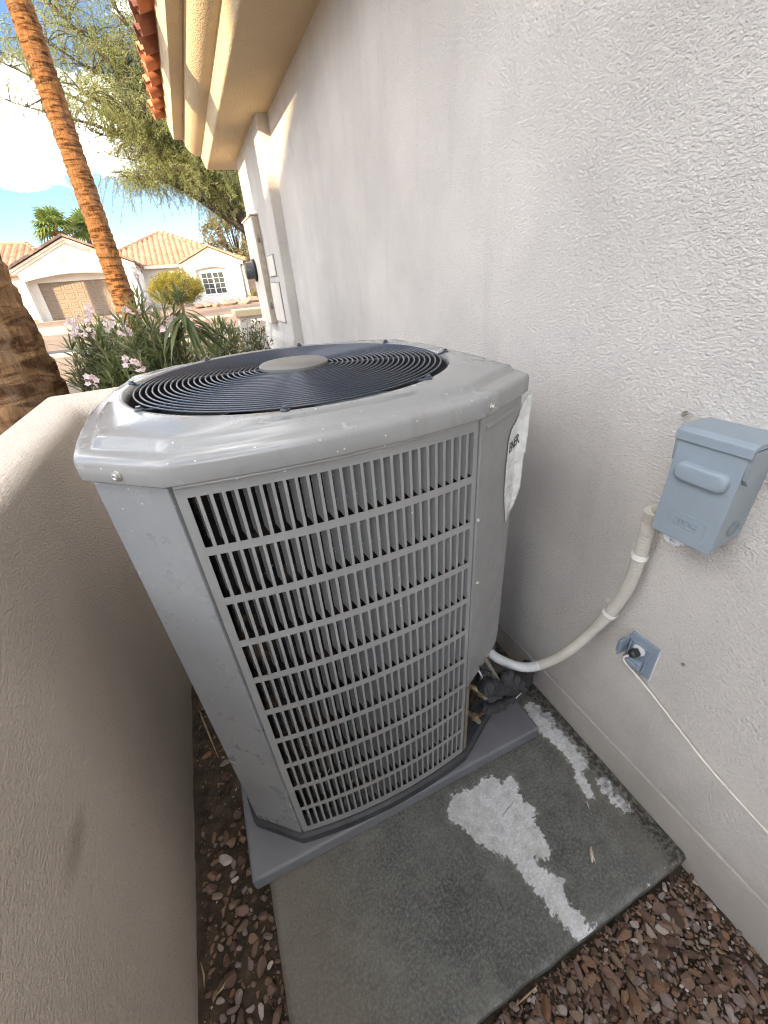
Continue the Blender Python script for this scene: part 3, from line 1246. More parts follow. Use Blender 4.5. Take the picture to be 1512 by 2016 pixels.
post(3, 0.106, 1.206, M['steel_side'], 'corner_post')
post(2, 0.106, 1.206, M['steel_side'], 'corner_post')
post(1, 0.106, 1.206, M['steel_side'], 'corner_post')
sp, SA, SB, SD, SN = post(0, 0, 0, M['steel'], 'service_panel',
                          [(0, 0.425), (0.55, 0.425), (0.86, 0.435), (0.97, 0.455), (1, 0.49), (1, 1.206), (0, 1.206)])
# narrow strip below the panel beside the louvres, and the dark valve recess
mb = MB()
pB = SA
mb.extr([SA - SN * 0.001 + Vector((0, 0, 0.106)), SA + SD * 0.016 - SN * 0.001 + Vector((0, 0, 0.106)), SA + SD * 0.016 - SN * 0.001 + Vector((0, 0, 0.4145)), SA - SN * 0.001 + Vector((0, 0, 0.4145))], -SN * 0.06)
mb.build('recess_jamb', M['tan_metal'], ac)
L = (SB - SA).length
# ledge line at the panel head
mb = MB()
mb.extr([SA + SD * 0.02 + SN * 0.0 + Vector((0, 0, 1.176)), SA + SD * 0.02 + SN * 0.0035 + Vector((0, 0, 1.179)), SA + SD * 0.02 + SN * 0.0035 + Vector((0, 0, 1.186)), SA + SD * 0.02 + Vector((0, 0, 1.189))], SD * (L - 0.025))
mb.build('head_fold', M['steel'], ac, smooth=True, angle=60)


def screw(p, n, r, parent, m):
    n = Vector(n).normalized()
    u = n.orthogonal().normalized()
    w = n.cross(u)
    mb = MB()
    loops = []
    for rr_, h in ((1.45, 0.0006), (1.35, 0.0022), (0.9, 0.003), (0.82, 0.0052), (0.6, 0.006), (0.42, 0.0046)):
        loops.append([Vector(p) + n * h * (r / 0.006) + (u * math.cos(k * math.pi / 6) + w * math.sin(k * math.pi / 6)) * r * rr_ for k in range(12)])
    mb.loft(loops, True, True, True)
    return mb.build('screw', m, parent, smooth=True, angle=35)


# lid
N_OUT = outline(0.0)


def circ(r, z, lim):
    pts = []
    for (x, y), (lx, ly) in zip(N_OUT, lim):
        x, y, lx, ly = x - CX, y - CY, lx - CX, ly - CY
        q = math.hypot(x, y)
        rr_ = min(r, math.hypot(lx, ly) - 0.002)
        pts.append(Vector((CX + x / q * rr_, CY + y / q * rr_, z)))
    return pts


o44 = outline(-0.036)
mb = MB()
LZ = 1.212
loops = [loop3(outline(0.005), LZ + 0.004), loop3(outline(0.0105), LZ), loop3(outline(0.0115), LZ + 0.002), loop3(outline(0.0115), LZ + 0.027), loop3(outline(0.0105), LZ + 0.032),
         loop3(outline(0.007), LZ + 0.0365), loop3(outline(0.001), LZ + 0.039), loop3(outline(-0.012), LZ + 0.0405),
         loop3(outline(-0.0175), LZ + 0.0415), loop3(outline(-0.0205), LZ + 0.0435), loop3(outline(-0.026), LZ + 0.0505), loop3(outline(-0.0295), LZ + 0.0545), loop3(o44, LZ + 0.0570)]
loops += [circ(0.385, LZ + 0.063, o44), circ(0.370, LZ + 0.0655, outline(-0.040)), circ(0.3605, LZ + 0.0655, outline(-0.044)), circ(0.3555, LZ + 0.062, outline(-0.048)), circ(0.353, LZ + 0.054, outline(-0.050)), circ(0.352, LZ + 0.037, outline(-0.051))]
mb.loft(loops)
lid = mb.build('lid', M['steel_lid'], ac, smooth=True, angle=48)
for k in range(4):
    a, b = [Vector((p.x, p.y, 0)) for p in FLATS[k]]
    d = (b - a).normalized()
    n = Vector((d.y, -d.x, 0))
    screw(a.lerp(b, 0.10 if k == 0 else 0.5) + n * 0.0112 + Vector((0, 0, LZ + 0.014)), n, 0.0062, lid, M['zinc'])
# red sticker wrapped at the right corner of the lid
mb = MB()
q0 = Vector((VD.x + 0.0125, VD.y + 0.004, LZ + 0.003))
mb.extr([q0, q0 + Vector((0.0035, 0.05, 0)), q0 + Vector((0.0035, 0.05, 0.028)), q0 + Vector((0, 0, 0.026))], (0.0015, 0, 0))
mb.build('red_sticker', M['red'], lid)

# fan well
mb = MB()
ww = [(0.351, LZ + 0.052), (0.349, LZ + 0.03), (0.345, LZ - 0.06), (0.345, LZ - 0.2)]
mb.loft([[Vector((CX + r * math.cos(2 * math.pi * k / 64), CY + r * math.sin(2 * math.pi * k / 64), z)) for k in range(64)] for r, z in ww] , True, False, True)
mb.build('fan_well', M['dark'], ac, smooth=True, angle=40)
fan = MB()
for k in range(3):
    a0_ = 2 * math.pi * k / 3 + 0.6
    g = []
    for i in range(9):
        rr_ = 0.06 + 0.26 * i / 8
        wdt = 0.55 + 0.35 * math.sin(math.pi * i / 9)
        rowp = []
        for j in range(9):
            a = a0_ + wdt * (j / 8 - 0.5) * 1.5 + 0.35 * (i / 8)
            z = LZ - 0.005 + 0.045 * (j / 8 - 0.5) * 1.4 - 0.02
            rowp.append(Vector((CX + rr_ * math.cos(a), CY + rr_ * math.sin(a), z)))
        g.append(rowp)
    fan.loft(g, False)
fan.lathe([(0.065, -0.14), (0.065, -0.02), (0.05, 0.0), (0.02, 0.005)], (CX, CY, LZ - 0.01), 24)
fan.build('fan', M['blade'], ac, smooth=True, angle=50)

# guard: hub plate > rings, spokes
GZT = LZ + 0.071
mb = MB()
mb.lathe([(0.074, -0.004), (0.079, 0.0), (0.079, 0.006), (0.074, 0.0095), (0.02, 0.0105), (0.002, 0.0105)], (CX, CY, GZT - 0.001), 56)
guard = mb.build('fan_guard', M['hub'], ac, smooth=True, angle=35)
NRING = 22
for i in range(NRING):
    r = 0.090 + (0.338 - 0.090) * i / (NRING - 1)
    z = GZT - 0.001 - 0.006 * (r / 0.338) ** 2
    mb = MB()
    n, m = 84, 7
    loops = []
    for k in range(n):
        a = 2 * math.pi * k / n
        c = Vector((CX + r * math.cos(a), CY + r * math.sin(a), z))
        e = Vector((math.cos(a), math.sin(a), 0))
        loops.append([c + e * 0.0019 * math.cos(2 * math.pi * j / m) + Vector((0, 0, 0.0019 * math.sin(2 * math.pi * j / m))) for j in range(m)])
    loops.append(loops[0])
    mb.loft(loops)
    mb.build('ring', M['wire'], guard, smooth=True)
SPA = [R(x) for x in (-150, -105, -60, -15, 30, 75, 120, 165)]
for a in SPA:
    e = Vector((math.cos(a), math.sin(a), 0))
    c = Vector((CX, CY, GZT - 0.0042))
    mb = MB()
    mb.tube([c + e * 0.06, c + e * 0.2 + Vector((0, 0, -0.002)), c + e * 0.338 + Vector((0, 0, -0.006)), c + e * 0.352 + Vector((0, 0, -0.0035)), c + e * 0.364 + Vector((0, 0, -0.0005))], 0.0026, 8)
    mb.lathe([(0.008, 0), (0.008, 0.003), (0.0045, 0.005), (0.0045, 0.008)], c + e * 0.362 + Vector((0, 0, -0.002)), 10)
    mb.build('spoke', M['wire'], guard, smooth=True, angle=40)

# screws in the service panel
for z, u in ((0.985, 0.02), (0.80, 0.10), (0.30, 0.03)):
    if z < 0.4:
        continue
    screw(SA + SD * (L * u) + SN * 0.001 + Vector((0, 0, z)), SN, 0.0042, sp, M['zinc'])
# silver return bends seen between the louvres
rr = random.Random(5)
for (a, z) in ((-0.10, 0.30), (-0.085, 0.312), (-0.07, 0.325), (-0.055, 0.22), (-0.04, 0.232), (-0.15, 0.285), (-0.09, 0.40), (-0.10, 0.46), (-0.09, 1.005), (-0.02, 1.02)):
    q2 = ARCS[0].at(a * 1.25, 0.038)
    p = Vector((q2.x, q2.y, z))
    mb = MB()
    mb.tube([p + Vector((-0.008, -0.004, -0.007)), p + Vector((0, -0.01, 0)), p + Vector((0.008, -0.004, 0.007))], 0.0022, 6)
    mb.build('return_bend', M['zinc'], ac, smooth=True)

# energy label, peeling, round the service corner
lab = MB()
pol = [(0.70, 1.118), (0.76, 1.138), (0.86, 1.150), (0.93, 1.162), (0.97, 1.185), (1.01, 1.202), (1.04, 1.204), (1.03, 1.16), (1.035, 1.09), (1.02, 1.05), (1.025, 0.99), (1.0, 0.965), (0.985, 0.945), (0.95, 0.93), (0.90, 0.915), (0.87, 0.912), (0.84, 0.90), (0.81, 0.915), (0.775, 0.94), (0.735, 0.965), (0.71, 1.0), (0.695, 1.06)]
gu, gv = 34, 70


def lab_pt(u, z):
    curl = 0.0022 + 0.0025 * abs(math.sin(z * 60 + u * 9)) * max(0, u - 0.6) + 0.010 * max(0, u - 0.93) / 0.1
    p = SA + SD * (L * min(u, 0.99)) + SN * curl + Vector((0, 0, z))
    if u > 0.99:
        p += (SN * 0.4 + SD).normalized() * (u - 0.99) * L
    return p


vals = []
idx = {}
for j in range(gv + 1):
    for i in range(gu + 1):
        u = 0.58 + 0.48 * i / gu
        z = 0.850 + 0.36 * j / gv
        idx[(i, j)] = len(lab.v)
        lab.v.append(tuple(lab_pt(u, z)))
for j in range(gv):
    for i in range(gu):
        u = 0.58 + 0.48 * (i + .5) / gu
        z = 0.850 + 0.36 * (j + .5) / gv
        if sdist(u * 0.3, z, [(p * 0.3, q) for p, q in pol]) > -0.003:
            lab.f.append((idx[(i, j)], idx[(i + 1, j)], idx[(i + 1, j + 1)], idx[(i, j + 1)]))
lo = lab.build('energy_label', M['paper'], ac, smooth=True)
so = lo.modifiers.new('thickness', 'SOLIDIFY')
so.thickness = 0.0006
so.offset = 1


def text_mesh(body, size, ext=0.0003):
    cu = bpy.data.curves.new('lettering', 'FONT')
    cu.body = body
    cu.size = size
    cu.extrude = ext
    cu.align_x = 'LEFT'
    cu.offset = 0.0006
    to = bpy.data.objects.new('lettering', cu)
    COL.objects.link(to)
    dg = bpy.context.evaluated_depsgraph_get()
    me = bpy.data.meshes.new_from_object(to.evaluated_get(dg))
    bpy.data.objects.remove(to)
    return me


tm = text_mesh('ENER', 0.036)
Mt = Matrix((SD, Vector((0, 0, 1)), SN)).transposed().to_4x4()
for v in tm.vertices:
    u0 = 0.715 + v.co.x * 0.54 / L
    v.co = lab_pt(u0, 1.088 + v.co.y * 0.9 + (v.co.x * 0.15)) + SN * (0.0012 + v.co.z)
tm.materials.append(M['ink'])
link('lettering', tm, None, lo)
rr = random.Random(9)
mb = MB()
for j in range(15):
    z = 1.075 - j * 0.0112
    if j in (3, 6):
        continue
    u = 0.735 + rr.uniform(0, 0.03)
    while u < 0.90 + rr.uniform(-0.1, 0.1):
        w = rr.uniform(0.02, 0.07)
        h = 0.0012 if j not in (7, 8) else 0.0045
        a, b2, c, d = [lab_pt(p, q) + SN * 0.0011 for p, q in ((u, z), (u + w, z), (u + w, z + h), (u, z + h))]
        mb.add([a, b2, c, d], [(0, 1, 2, 3)])
        u += w + 0.02
mb.build('printed_lines', M['ink_faint'], lo)

# valves in the recess under the service panel
def P3d(px, py, x):
    return at_x(px, py, x)


vb = MB()
rec = [SA + SD * (0.1 * L) - SN * 0.075, SB - SN * 0.03 + Vector((0, 0.02, 0))]
q = SA + SD * 0.02 - SN * 0.058
vb.extr([q + Vector((0, 0, 0.105)), SB - SN * 0.045 + Vector((0, 0, 0.105)), SB - SN * 0.045 + Vector((0, 0, 0.47)), q + Vector((0, 0, 0.47))], -SN * 0.004)
vb.build('recess_back', M['dark'], ac)
vx = 0.495
for (px, py, r_, zoff) in ((948, 1363, 0.011, 0), (935, 1412, 0.010, 0)):
    p = at_x(px, py, vx)
    mb = MB()
    mb.tube([p - SN * 0.05, p + SN * 0.006], r_ * 0.8, 12)
    mb.lathe([(r_ * 0.9, -0.012), (r_ * 1.15, -0.008), (r_ * 1.15, 0.008), (r_ * 0.9, 0.012)], p, 6)
    vbody = mb.build('service_valve', M['brass'], ac, smooth=True, angle=35)
    mb = MB()
    dcap = (SD * 0.35 - Vector((0, 0, 0.9)) + SN * 0.25).normalized()
    mb.tube([p + dcap * 0.008, p + dcap * 0.036], r_ * 0.78, 14)
    mb.build('valve_cap', M['zinc'], vbody, smooth=True, angle=35)
p = at_x(974, 1317, 0.53)
mb = MB()
bd = (at_x(990, 1345, 0.545) - at_x(955, 1292, 0.525)).normalized()
a_, b_ = at_x(955, 1296, 0.535), at_x(983, 1344, 0.565)
wv = Vector((0.005, -0.004, 0.0))
mb.extr([a_ - wv, b_ - wv, b_ + wv, a_ + wv], (0.002, 0.003, 0))
mb.build('bracket', M['tan_metal'], ac, bevel=0.001)
mb = MB()
mb.tube([at_x(934, 1305, 0.50), at_x(948, 1330, 0.51), at_x(953, 1345, 0.52), at_x(965, 1350, 0.53)], 0.0028, 8)
mb.build('sensor_wire', M['conduit_grey'], ac, smooth=True)

# insulated refrigerant lines lying behind the pad's corner
rl = thing('refrigerant_line', (0.60, 0.80, 0.06), 'black foam insulated refrigerant lines below the conduit by the wall', 'pipe')


def catmull(pts, n=8):
    P = [Vector(p) for p in pts]
    P = [P[0] * 2 - P[1]] + P + [P[-1] * 2 - P[-2]]
    out = []
    for i in range(1, len(P) - 2):
        for k in range(n):
            t = k / n
            a, b, c, d = P[i - 1], P[i], P[i + 1], P[i + 2]
            out.append(0.5 * ((2 * b) + (c - a) * t + (2 * a - 5 * b + 4 * c - d) * t * t + (3 * b - a - 3 * c + d) * t ** 3))
    out.append(P[-2])
    return out


def lumpy_tube(path, r, n=14, amp=0.18, seed=0):
    mb = MB()
    pp = catmull(path, 10)
    mb.tube(pp, [r] * len(pp), n)
    c = []
    for v in mb.v:
        c.append(Vector(v))
    cen = []
    for i, v in enumerate(c):
        ctr = pp[min(i // n, len(pp) - 1)]
        k = 1 + amp * noise.noise(v * 55 + Vector((seed, 0, 0))) * 2
        cen.append(tuple(ctr + (v - ctr) * k))
    mb.v = cen
    return mb


lumpy_tube([at_x(955, 1352, 0.50), at_x(975, 1352, 0.545), at_x(1003, 1352, 0.60), at_x(1022, 1340, 0.66), at_x(1035, 1322, 0.76), at_x(1040, 1312, 0.87)], 0.024, 16, 0.20, 1).build('insulation_sleeve', M['rubber'], rl, smooth=True)
lumpy_tube([at_x(950, 1392, 0.50), at_x(968, 1396, 0.53), at_x(985, 1388, 0.56), at_x(1012, 1372, 0.62), at_x(1030, 1350, 0.70), at_x(1043, 1330, 0.87)], 0.015, 14, 0.32, 4).build('insulation_sleeve', M['rubber'], rl, smooth=True)
lumpy_tube([at_x(988, 1335, 0.575), at_x(1008, 1338, 0.605), at_x(1026, 1352, 0.635)], 0.022, 14, 0.42, 9).build('torn_foam', M['rubber'], rl, smooth=True)
M['copper'] = simple('dull_copper', (0.42, 0.22, 0.13), 0.4, 0.25, 40, 0.8)
MB().tube(catmull([at_x(950, 1366, 0.50), at_x(962, 1358, 0.525), at_x(976, 1352, 0.55)], 6), 0.0065, 10).build('copper_pipe', M['copper'], rl, smooth=True)
MB().tube(catmull([at_x(938, 1414, 0.50), at_x(950, 1404, 0.515), at_x(966, 1396, 0.535)], 6), 0.0045, 10).build('copper_pipe', M['copper'], rl, smooth=True)
mb = MB()
pp = [at_x(996, 1392, 0.585), at_x(1029, 1358, 0.64), at_x(1026, 1328, 0.65), at_x(976, 1330, 0.575)]
mb.extr(pp, (0.003, 0.004, -0.001))
mb.build('metal_flap', M['rubber'], rl)
mb = MB()
mb.tube([pp[0] + Vector((-0.002, -0.004, 0)), pp[1] + Vector((-0.002, -0.004, 0))], 0.0014, 6)
mb.build('flap_edge', M['zinc'], rl, smooth=True)
mb = MB()
mb.tube(catmull([at_x(940, 1310, 0.50), at_x(968, 1322, 0.55), at_x(1010, 1322, 0.63), at_x(1026, 1345, 0.65), at_x(1020, 1375, 0.63)], 8), 0.0035, 8)
mb.build('control_wire', M['black_plastic'], rl, smooth=True)

# ================================================================ DISCONNECT BOX
dc = thing('disconnect_box', (WX, 0.39, 0.94), 'blue grey electrical disconnect box on the stucco wall', 'electrical box')
DX, DY0, DY1, DZ0, DZ1 = 0.790, 0.332, 0.450, 0.940, 1.150
mb = MB()
mb.extr([(DX + 0.003, DY0 + 0.002, DZ0 + 0.004), (WX + 0.01, DY0 + 0.002, DZ0 + 0.022), (WX + 0.01, DY0 + 0.002, DZ1), (DX + 0.003, DY0 + 0.002, DZ1)], (0, DY1 - DY0 - 0.004, 0))
body = mb.build('housing', M['box_side'], dc, bevel=0.002)
# knockout ring on the right flank
mb = MB()
for rk in (0.016, 0.010):
    lo_ = []
    for k in range(24):
        a = 2 * math.pi * k / 24
        lo_.append(Vector((0.838 + rk * math.cos(a), DY0 + 0.001, 0.985 + rk * math.sin(a))))
    lo_.append(lo_[0])
    mb.tube(lo_, 0.0012, 6, False)
mb.build('knockout', M['box_side'], body, smooth=True)
mb = MB()
mb.box(DX - 0.002, DX + 0.0025, DY0, DY1, DZ0, DZ1 + 0.004)
cover = mb.build('cover', M['box_blue'], dc, bevel=0.0015)
# hood
mb = MB()
mb.extr([(DX - 0.007, DY0 - 0.006, DZ1 - 0.008), (DX - 0.0045, DY0 - 0.006, DZ1 - 0.008), (DX - 0.0045, DY0 - 0.006, DZ1 + 0.0045), (WX + 0.005, DY0 - 0.006, DZ1 + 0.012), (WX + 0.005, DY0 - 0.006, DZ1 + 0.016), (DX + 0.005, DY0 - 0.006, DZ1 + 0.0165), (DX - 0.007, DY0 - 0.006, DZ1 + 0.010)], (0, DY1 - DY0 + 0.012, 0))
hood = mb.build('hood', M['box_blue'], dc, bevel=0.0012)
for yy in (DY0 - 0.0062, DY1 - 0.0014):
    mb = MB()
    mb.extr([(DX - 0.004, yy, DZ1 + 0.004), (DX + 0.004, yy, DZ1 - 0.05), (DX + 0.014, yy, DZ1 - 0.062), (DX + 0.075, yy, DZ1 - 0.02), (WX, yy, DZ1 + 0.005)], (0, 0.0076, 0))
    mb.build('hood_cheek', M['box_side'], hood)
# pressed finger pull
mb = MB()
loops = []
for s_, h in ((1.0, 0.0015), (0.98, 0.006), (0.93, 0.010), (0.84, 0.0125), (0.6, 0.0135)):
    L_ = []
    ay, az, rr_ = 0.047, 0.0195, 0.0150
    for k in range(32):
        a = 2 * math.pi * k / 32
        cyy = math.copysign(ay - rr_, math.cos(a))
        czz = math.copysign(az - rr_, math.sin(a))
        yv = (cyy + rr_ * math.cos(a))
        zv = (czz + rr_ * math.sin(a))
        L_.append(Vector((DX - 0.001 - h, (DY0 + DY1) / 2 + math.copysign(max(0, abs(yv) - (1 - s_) * 0.02), yv), 1.086 + math.copysign(max(0, abs(zv) - (1 - s_) * 0.02), zv))))
    loops.append(L_)
mb.loft(loops, True, True, True)
mb.build('finger_pull', M['box_blue'], cover, smooth=True, angle=70)
# raised maker's mark in a pressed lozenge: y decreases to the reader's right
mb = MB()
yc_, zc_ = (DY0 + DY1) / 2 - 0.002, 0.981
lz = []
for k in range(40):
    a = 2 * math.pi * k / 40
    lz.append(Vector((DX - 0.0022, yc_ + math.copysign(0.036 - 0.010, math.cos(a)) + 0.010 * math.cos(a), zc_ + math.copysign(0.019 - 0.010, math.sin(a)) + 0.010 * math.sin(a))))
lz.append(lz[0])
mb.tube(lz, 0.0009, 6, False)
mb.build('lozenge_rim', M['box_blue'], cover, smooth=True)
mb = MB()


def stroke(ya, za, yb, zb, w=0.0022):
    y_0, y_1 = sorted((yc_ - ya - w / 2 if ya < yb else yc_ - yb - w / 2, yc_ - ya + w / 2 if ya > yb else yc_ - yb + w / 2))
    ylo, yhi = yc_ - max(ya, yb) - w / 2, yc_ - min(ya, yb) + w / 2
    zlo, zhi = zc_ + min(za, zb) - w / 2, zc_ + max(za, zb) + w / 2
    mb.box(DX - 0.0035, DX - 0.0015, ylo, yhi, zlo, zhi)


for s_ in ((-.022, -.008, -.022, .007), (-.022, .0075, -.001, .0075), (-.0145, -.008, -.0145, .0062), (-.007, -.003, -.007, .0062), (-.001, -.008, -.001, .0062),
           (-.001, -.0085, .0035, -.0085), (.007, .0075, .020, .0075), (.007, .0005, .007, .0062), (.0082, .0005, .020, .0005), (.020, -.008, .020, -.0008), (.007, -.0085, .0187, -.0085)):
    stroke(*s_)
mb.build('raised_mark', M['box_blue'], cover)
# hasp
mb = MB()
hy = (DY0 + DY1) / 2 + 0.014
out_, inn = [], []
for k in range(20):
    a = 2 * math.pi * k / 20
    out_.append(Vector((DX + 0.004 + 0.004 * 0, hy + math.copysign(0.017 - 0.006, math.cos(a)) + 0.006 * math.cos(a), DZ0 - 0.008 + 0.0085 * math.sin(a))))
    inn.append(Vector((DX + 0.004, hy - 0.002 + math.copysign(0.007 - 0.001, math.cos(a)) + 0.001 * math.cos(a), DZ0 - 0.010 + 0.0030 * math.sin(a))))
mb.loft([inn, out_, [p + Vector((0.0018, 0, 0)) for p in out_], [p + Vector((0.0018, 0, 0)) for p in inn], inn])
mb.build('hasp', M['galv'], dc)

# flexible conduit from the box to the condenser
fc = thing('flexible_conduit', (0.70, 0.58, 0.42), 'cream flexible conduit curving from the disconnect box to the air conditioner', 'conduit')
path = [(0.836, 0.462, 0.972), (0.838, 0.478, 0.955), (0.842, 0.488, 0.925), (0.842, 0.486, 0.825), (0.842, 0.492, 0.707), (0.83, 0.523, 0.573), (0.752, 0.556, 0.445), (0.675, 0.606, 0.372), (0.605, 0.652, 0.392), (0.568, 0.690, 0.428), (0.55, 0.71, 0.47)]
pp = catmull(path, 26)
n = len(pp)
# split: ribbed cream, smooth cream, grey coating
ia, ib, ic = 26 * 2 + 4, int(26 * 5.2), int(26 * 6.7)


def ribbed(P, r, amp):
    out_p, out_r = [], []
    acc = 0
    prev = P[0]
    fine = []
    for i in range(len(P) - 1):
        for k in range(6):
            fine.append(P[i].lerp(P[i + 1], k / 6))
    for p in fine:
        acc += (p - prev).length
        prev = p
        out_p.append(p)
        out_r.append(r + amp * math.sin(acc / 0.0058 * 2 * math.pi))
    return out_p, out_r


rp, rrad = ribbed(pp[ia - 26:ib], 0.0150, 0.0011)
MB().tube(rp, rrad, 16).build('ribbed_hose', M['conduit'], fc, smooth=True)
MB().tube(pp[ib - 1:ic], 0.0145, 18).build('smooth_hose', M['conduit'], fc, smooth=True)
MB().tube(pp[ic - 1:], 0.0143, 18).build('coated_hose', M['conduit_grey'], fc, smooth=True)
# elbow connector
MB().tube([(0.836, 0.447, 0.974), (0.836, 0.462, 0.972), (0.838, 0.474, 0.962), (0.840, 0.484, 0.945), (0.841, 0.487, 0.930)], 0.0125, 16).build('elbow', M['conduit'], fc, smooth=True)
el = MB()
el.tube([(0.841, 0.486, 0.946), (0.8415, 0.487, 0.938)], 0.0195, 20)
el.tube([(0.8416, 0.487, 0.937), (0.843, 0.488, 0.918)], 0.0180, 20)
el.build('coupling_nut', M['conduit'], fc, smooth=True, angle=40)
# straps
for t in (int(26 * 3.05), int(26 * 4.75)):
    mb = MB()
    c0, c1 = pp[t - 2], pp[t + 2]
    d = (c1 - c0).normalized()
    for off in (-0.004, 0.004):
        mb.tube([pp[t] + d * (off - 0.002), pp[t] + d * (off + 0.002)], 0.0192, 20)
    mb.tube([pp[t] - d * 0.006, pp[t] + d * 0.006], 0.0178, 20)
    mb.box(WX - 0.004, WX - 0.0005, pp[t].y + 0.018, pp[t].y + 0.040, pp[t].z - 0.005, pp[t].z + 0.007)
    mb.build('strap', M['strap'], fc, smooth=True, angle=40)

# ================================================================ OUTLET AND CORD
ot = thing('wall_outlet', (WX, 0.42, 0.465), 'blue grey weatherproof wall outlet with its cover flipped open', 'outlet')
mb = MB()
mb.box(WX - 0.010, WX - 0.001, 0.382, 0.457, 0.466, 0.580)
mb.build('plate', M['plastic_blue'], ot, bevel=0.002)
mb = MB()
mb.box(WX - 0.0045, WX - 0.0015, 0.379, 0.3815, 0.462, 0.575)
mb.build('plate_gasket', M['white_plastic'], ot)
fr = MB()
fr.box(WX - 0.016, WX - 0.0102, 0.396, 0.401, 0.478, 0.562)
fr.box(WX - 0.016, WX - 0.0102, 0.446, 0.451, 0.478, 0.562)
fr.box(WX - 0.016, WX - 0.0102, 0.4012, 0.4458, 0.558, 0.562)
fr.box(WX - 0.016, WX - 0.0102, 0.4012, 0.4458, 0.478, 0.482)
fr.build('cover_frame', M['plastic_blue'], ot, bevel=0.001)
mb = MB()
mb.lathe([(0.016, -0.0102), (0.016, -0.014), (0.0145, -0.0155)], (WX, 0.424, 0.541), 24, 'X')
mb.build('receptacle', M['white_plastic'], ot, smooth=True, angle=35)
mb = MB()
mb.box(WX - 0.028, WX - 0.0103, 0.4025, 0.4445, 0.486, 0.513)
cl = mb.build('closed_cover', M['plastic_blue'], ot, bevel=0.004)
mb = MB()
mb.box(WX - 0.034, WX - 0.0282, 0.408, 0.440, 0.490, 0.507)
mb.build('cover_bulge', M['plastic_blue'], cl, bevel=0.003)
mb = MB()
mb.box(WX - 0.050, WX - 0.0105, 0.453, 0.4575, 0.512, 0.566)
op = mb.build('open_cover', M['plastic_blue'], ot, bevel=0.002)
mb = MB()
mb.box(WX - 0.046, WX - 0.016, 0.4577, 0.466, 0.517, 0.556)
mb.build('cover_bulge', M['plastic_blue'], op, bevel=0.004)
mb = MB()
mb.tube([(WX - 0.0125, 0.4535, 0.562), (WX - 0.0125, 0.4535, 0.574)], 0.003, 8)
mb.build('hinge', M['plastic_blue'], ot)

pc = thing('power_cord', (0.85, 0.30, 0.42), 'thin ivory power cord with black plug hanging across the lower wall', 'cord')
mb = MB()
mb.lathe([(0.0135, -0.0157), (0.0145, -0.022), (0.0135, -0.036), (0.009, -0.042)], (WX, 0.426, 0.536), 4, 'X')
plug = mb.build('plug', M['black_plastic'], pc, bevel=0.003)
cpts = [(WX - 0.040, 0.430, 0.530), (WX - 0.044, 0.438, 0.515), (WX - 0.036, 0.436, 0.494), (WX - 0.014, 0.399, 0.454), (WX - 0.008, 0.332, 0.421), (WX - 0.008, 0.255, 0.389), (WX - 0.008, 0.186, 0.363), (WX - 0.008, 0.058, 0.333), (WX - 0.008, -0.12, 0.30), (WX - 0.008, -0.5, 0.25), (WX - 0.008, -1.2, 0.2)]
MB().tube(catmull(cpts, 10), 0.0031, 10).build('cable', M['cord'], pc, smooth=True)

# a screw hook and a small nail in the wall
hk = at_x(1350, 812, WX - 0.003)
mb = MB()
mb.tube(catmull([hk + Vector((0.006, 0, 0)), hk + Vector((-0.006, 0, 0.001)), hk + Vector((-0.012, -0.004, -0.003)), hk + Vector((-0.012, -0.011, 0.004))], 6), 0.0024, 6)
tag(mb.build('wall_hook', M['tan_metal'], None, smooth=True), 'tiny metal hook in the stucco above the disconnect box', 'hook')
hk = at_x(1345, 1308, WX - 0.002)
mb = MB()
mb.lathe([(0.001, 0.004), (0.004, 0.0), (0.0045, -0.002), (0.003, -0.004)], hk, 10, 'X')
tag(mb.build('wall_anchor', M['tan_metal'], None, smooth=True), 'small rusty anchor in the wall right of the outlet', 'anchor')

# ---- litter on the slab and in the soil
def blade(pts, w, name, m, label, cat, group=None):
    mb = MB()
    P = [Vector(p) for p in pts]
    up = Vector((0, 0, 1))
    L1, L2 = [], []
    for i, p in enumerate(P):
        t = (P[min(i + 1, len(P) - 1)] - P[max(i - 1, 0)]).normalized()
        s_ = t.cross(up).normalized() * w * math.sin(math.pi * (0.12 + 0.8 * i / (len(P) - 1)))
        L1.append((p + s_, p + Vector((0, 0, 0.0012)), p - s_, p - Vector((0, 0, 0.0012))))
    mb.loft([list(l) for l in L1], True, True, True)
    return tag(mb.build(name, m, None, smooth=True), label, cat, group)


def slab_p(px, py, z=0.003):
    d = ray(px, py)
    t = (z - CAM_H) / d.z
    return Vector((0, 0, CAM_H)) + d * t


blade([slab_p(1163, 1665), slab_p(1164, 1675, 0.006), slab_p(1166, 1687, 0.006), slab_p(1166, 1698)], 0.006, 'dead_leaf', M['dead_leaf'], 'pale curled dead leaf lying on the dark concrete', 'leaf')
blade([slab_p(1165, 1680), slab_p(1169, 1690, 0.006), slab_p(1172, 1698)], 0.003, 'dead_leaf', M['dead_leaf'], 'thin dry leaf sliver crossing the pale curled leaf', 'leaf')
blade([slab_p(1155, 1577), slab_p(1157, 1583, 0.005), slab_p(1160, 1592)], 0.002, 'dead_leaf', M['dead_leaf'], 'small pale leaf sliver near the streak by the wall', 'leaf')
blade([slab_p(988, 1608), slab_p(1000, 1592, 0.004), slab_p(1014, 1575)], 0.0008, 'twig', M['twig'], 'thin dark twig on the pale dry patch of concrete', 'twig')
blade([slab_p(980, 1762), slab_p(984, 1778, 0.004), slab_p(995, 1797)], 0.0012, 'twig', M['twig'], 'curved dark twig on the damp concrete', 'twig')
def soil_p(px, py, z=GZ + 0.012):
    return slab_p(px, py, z)
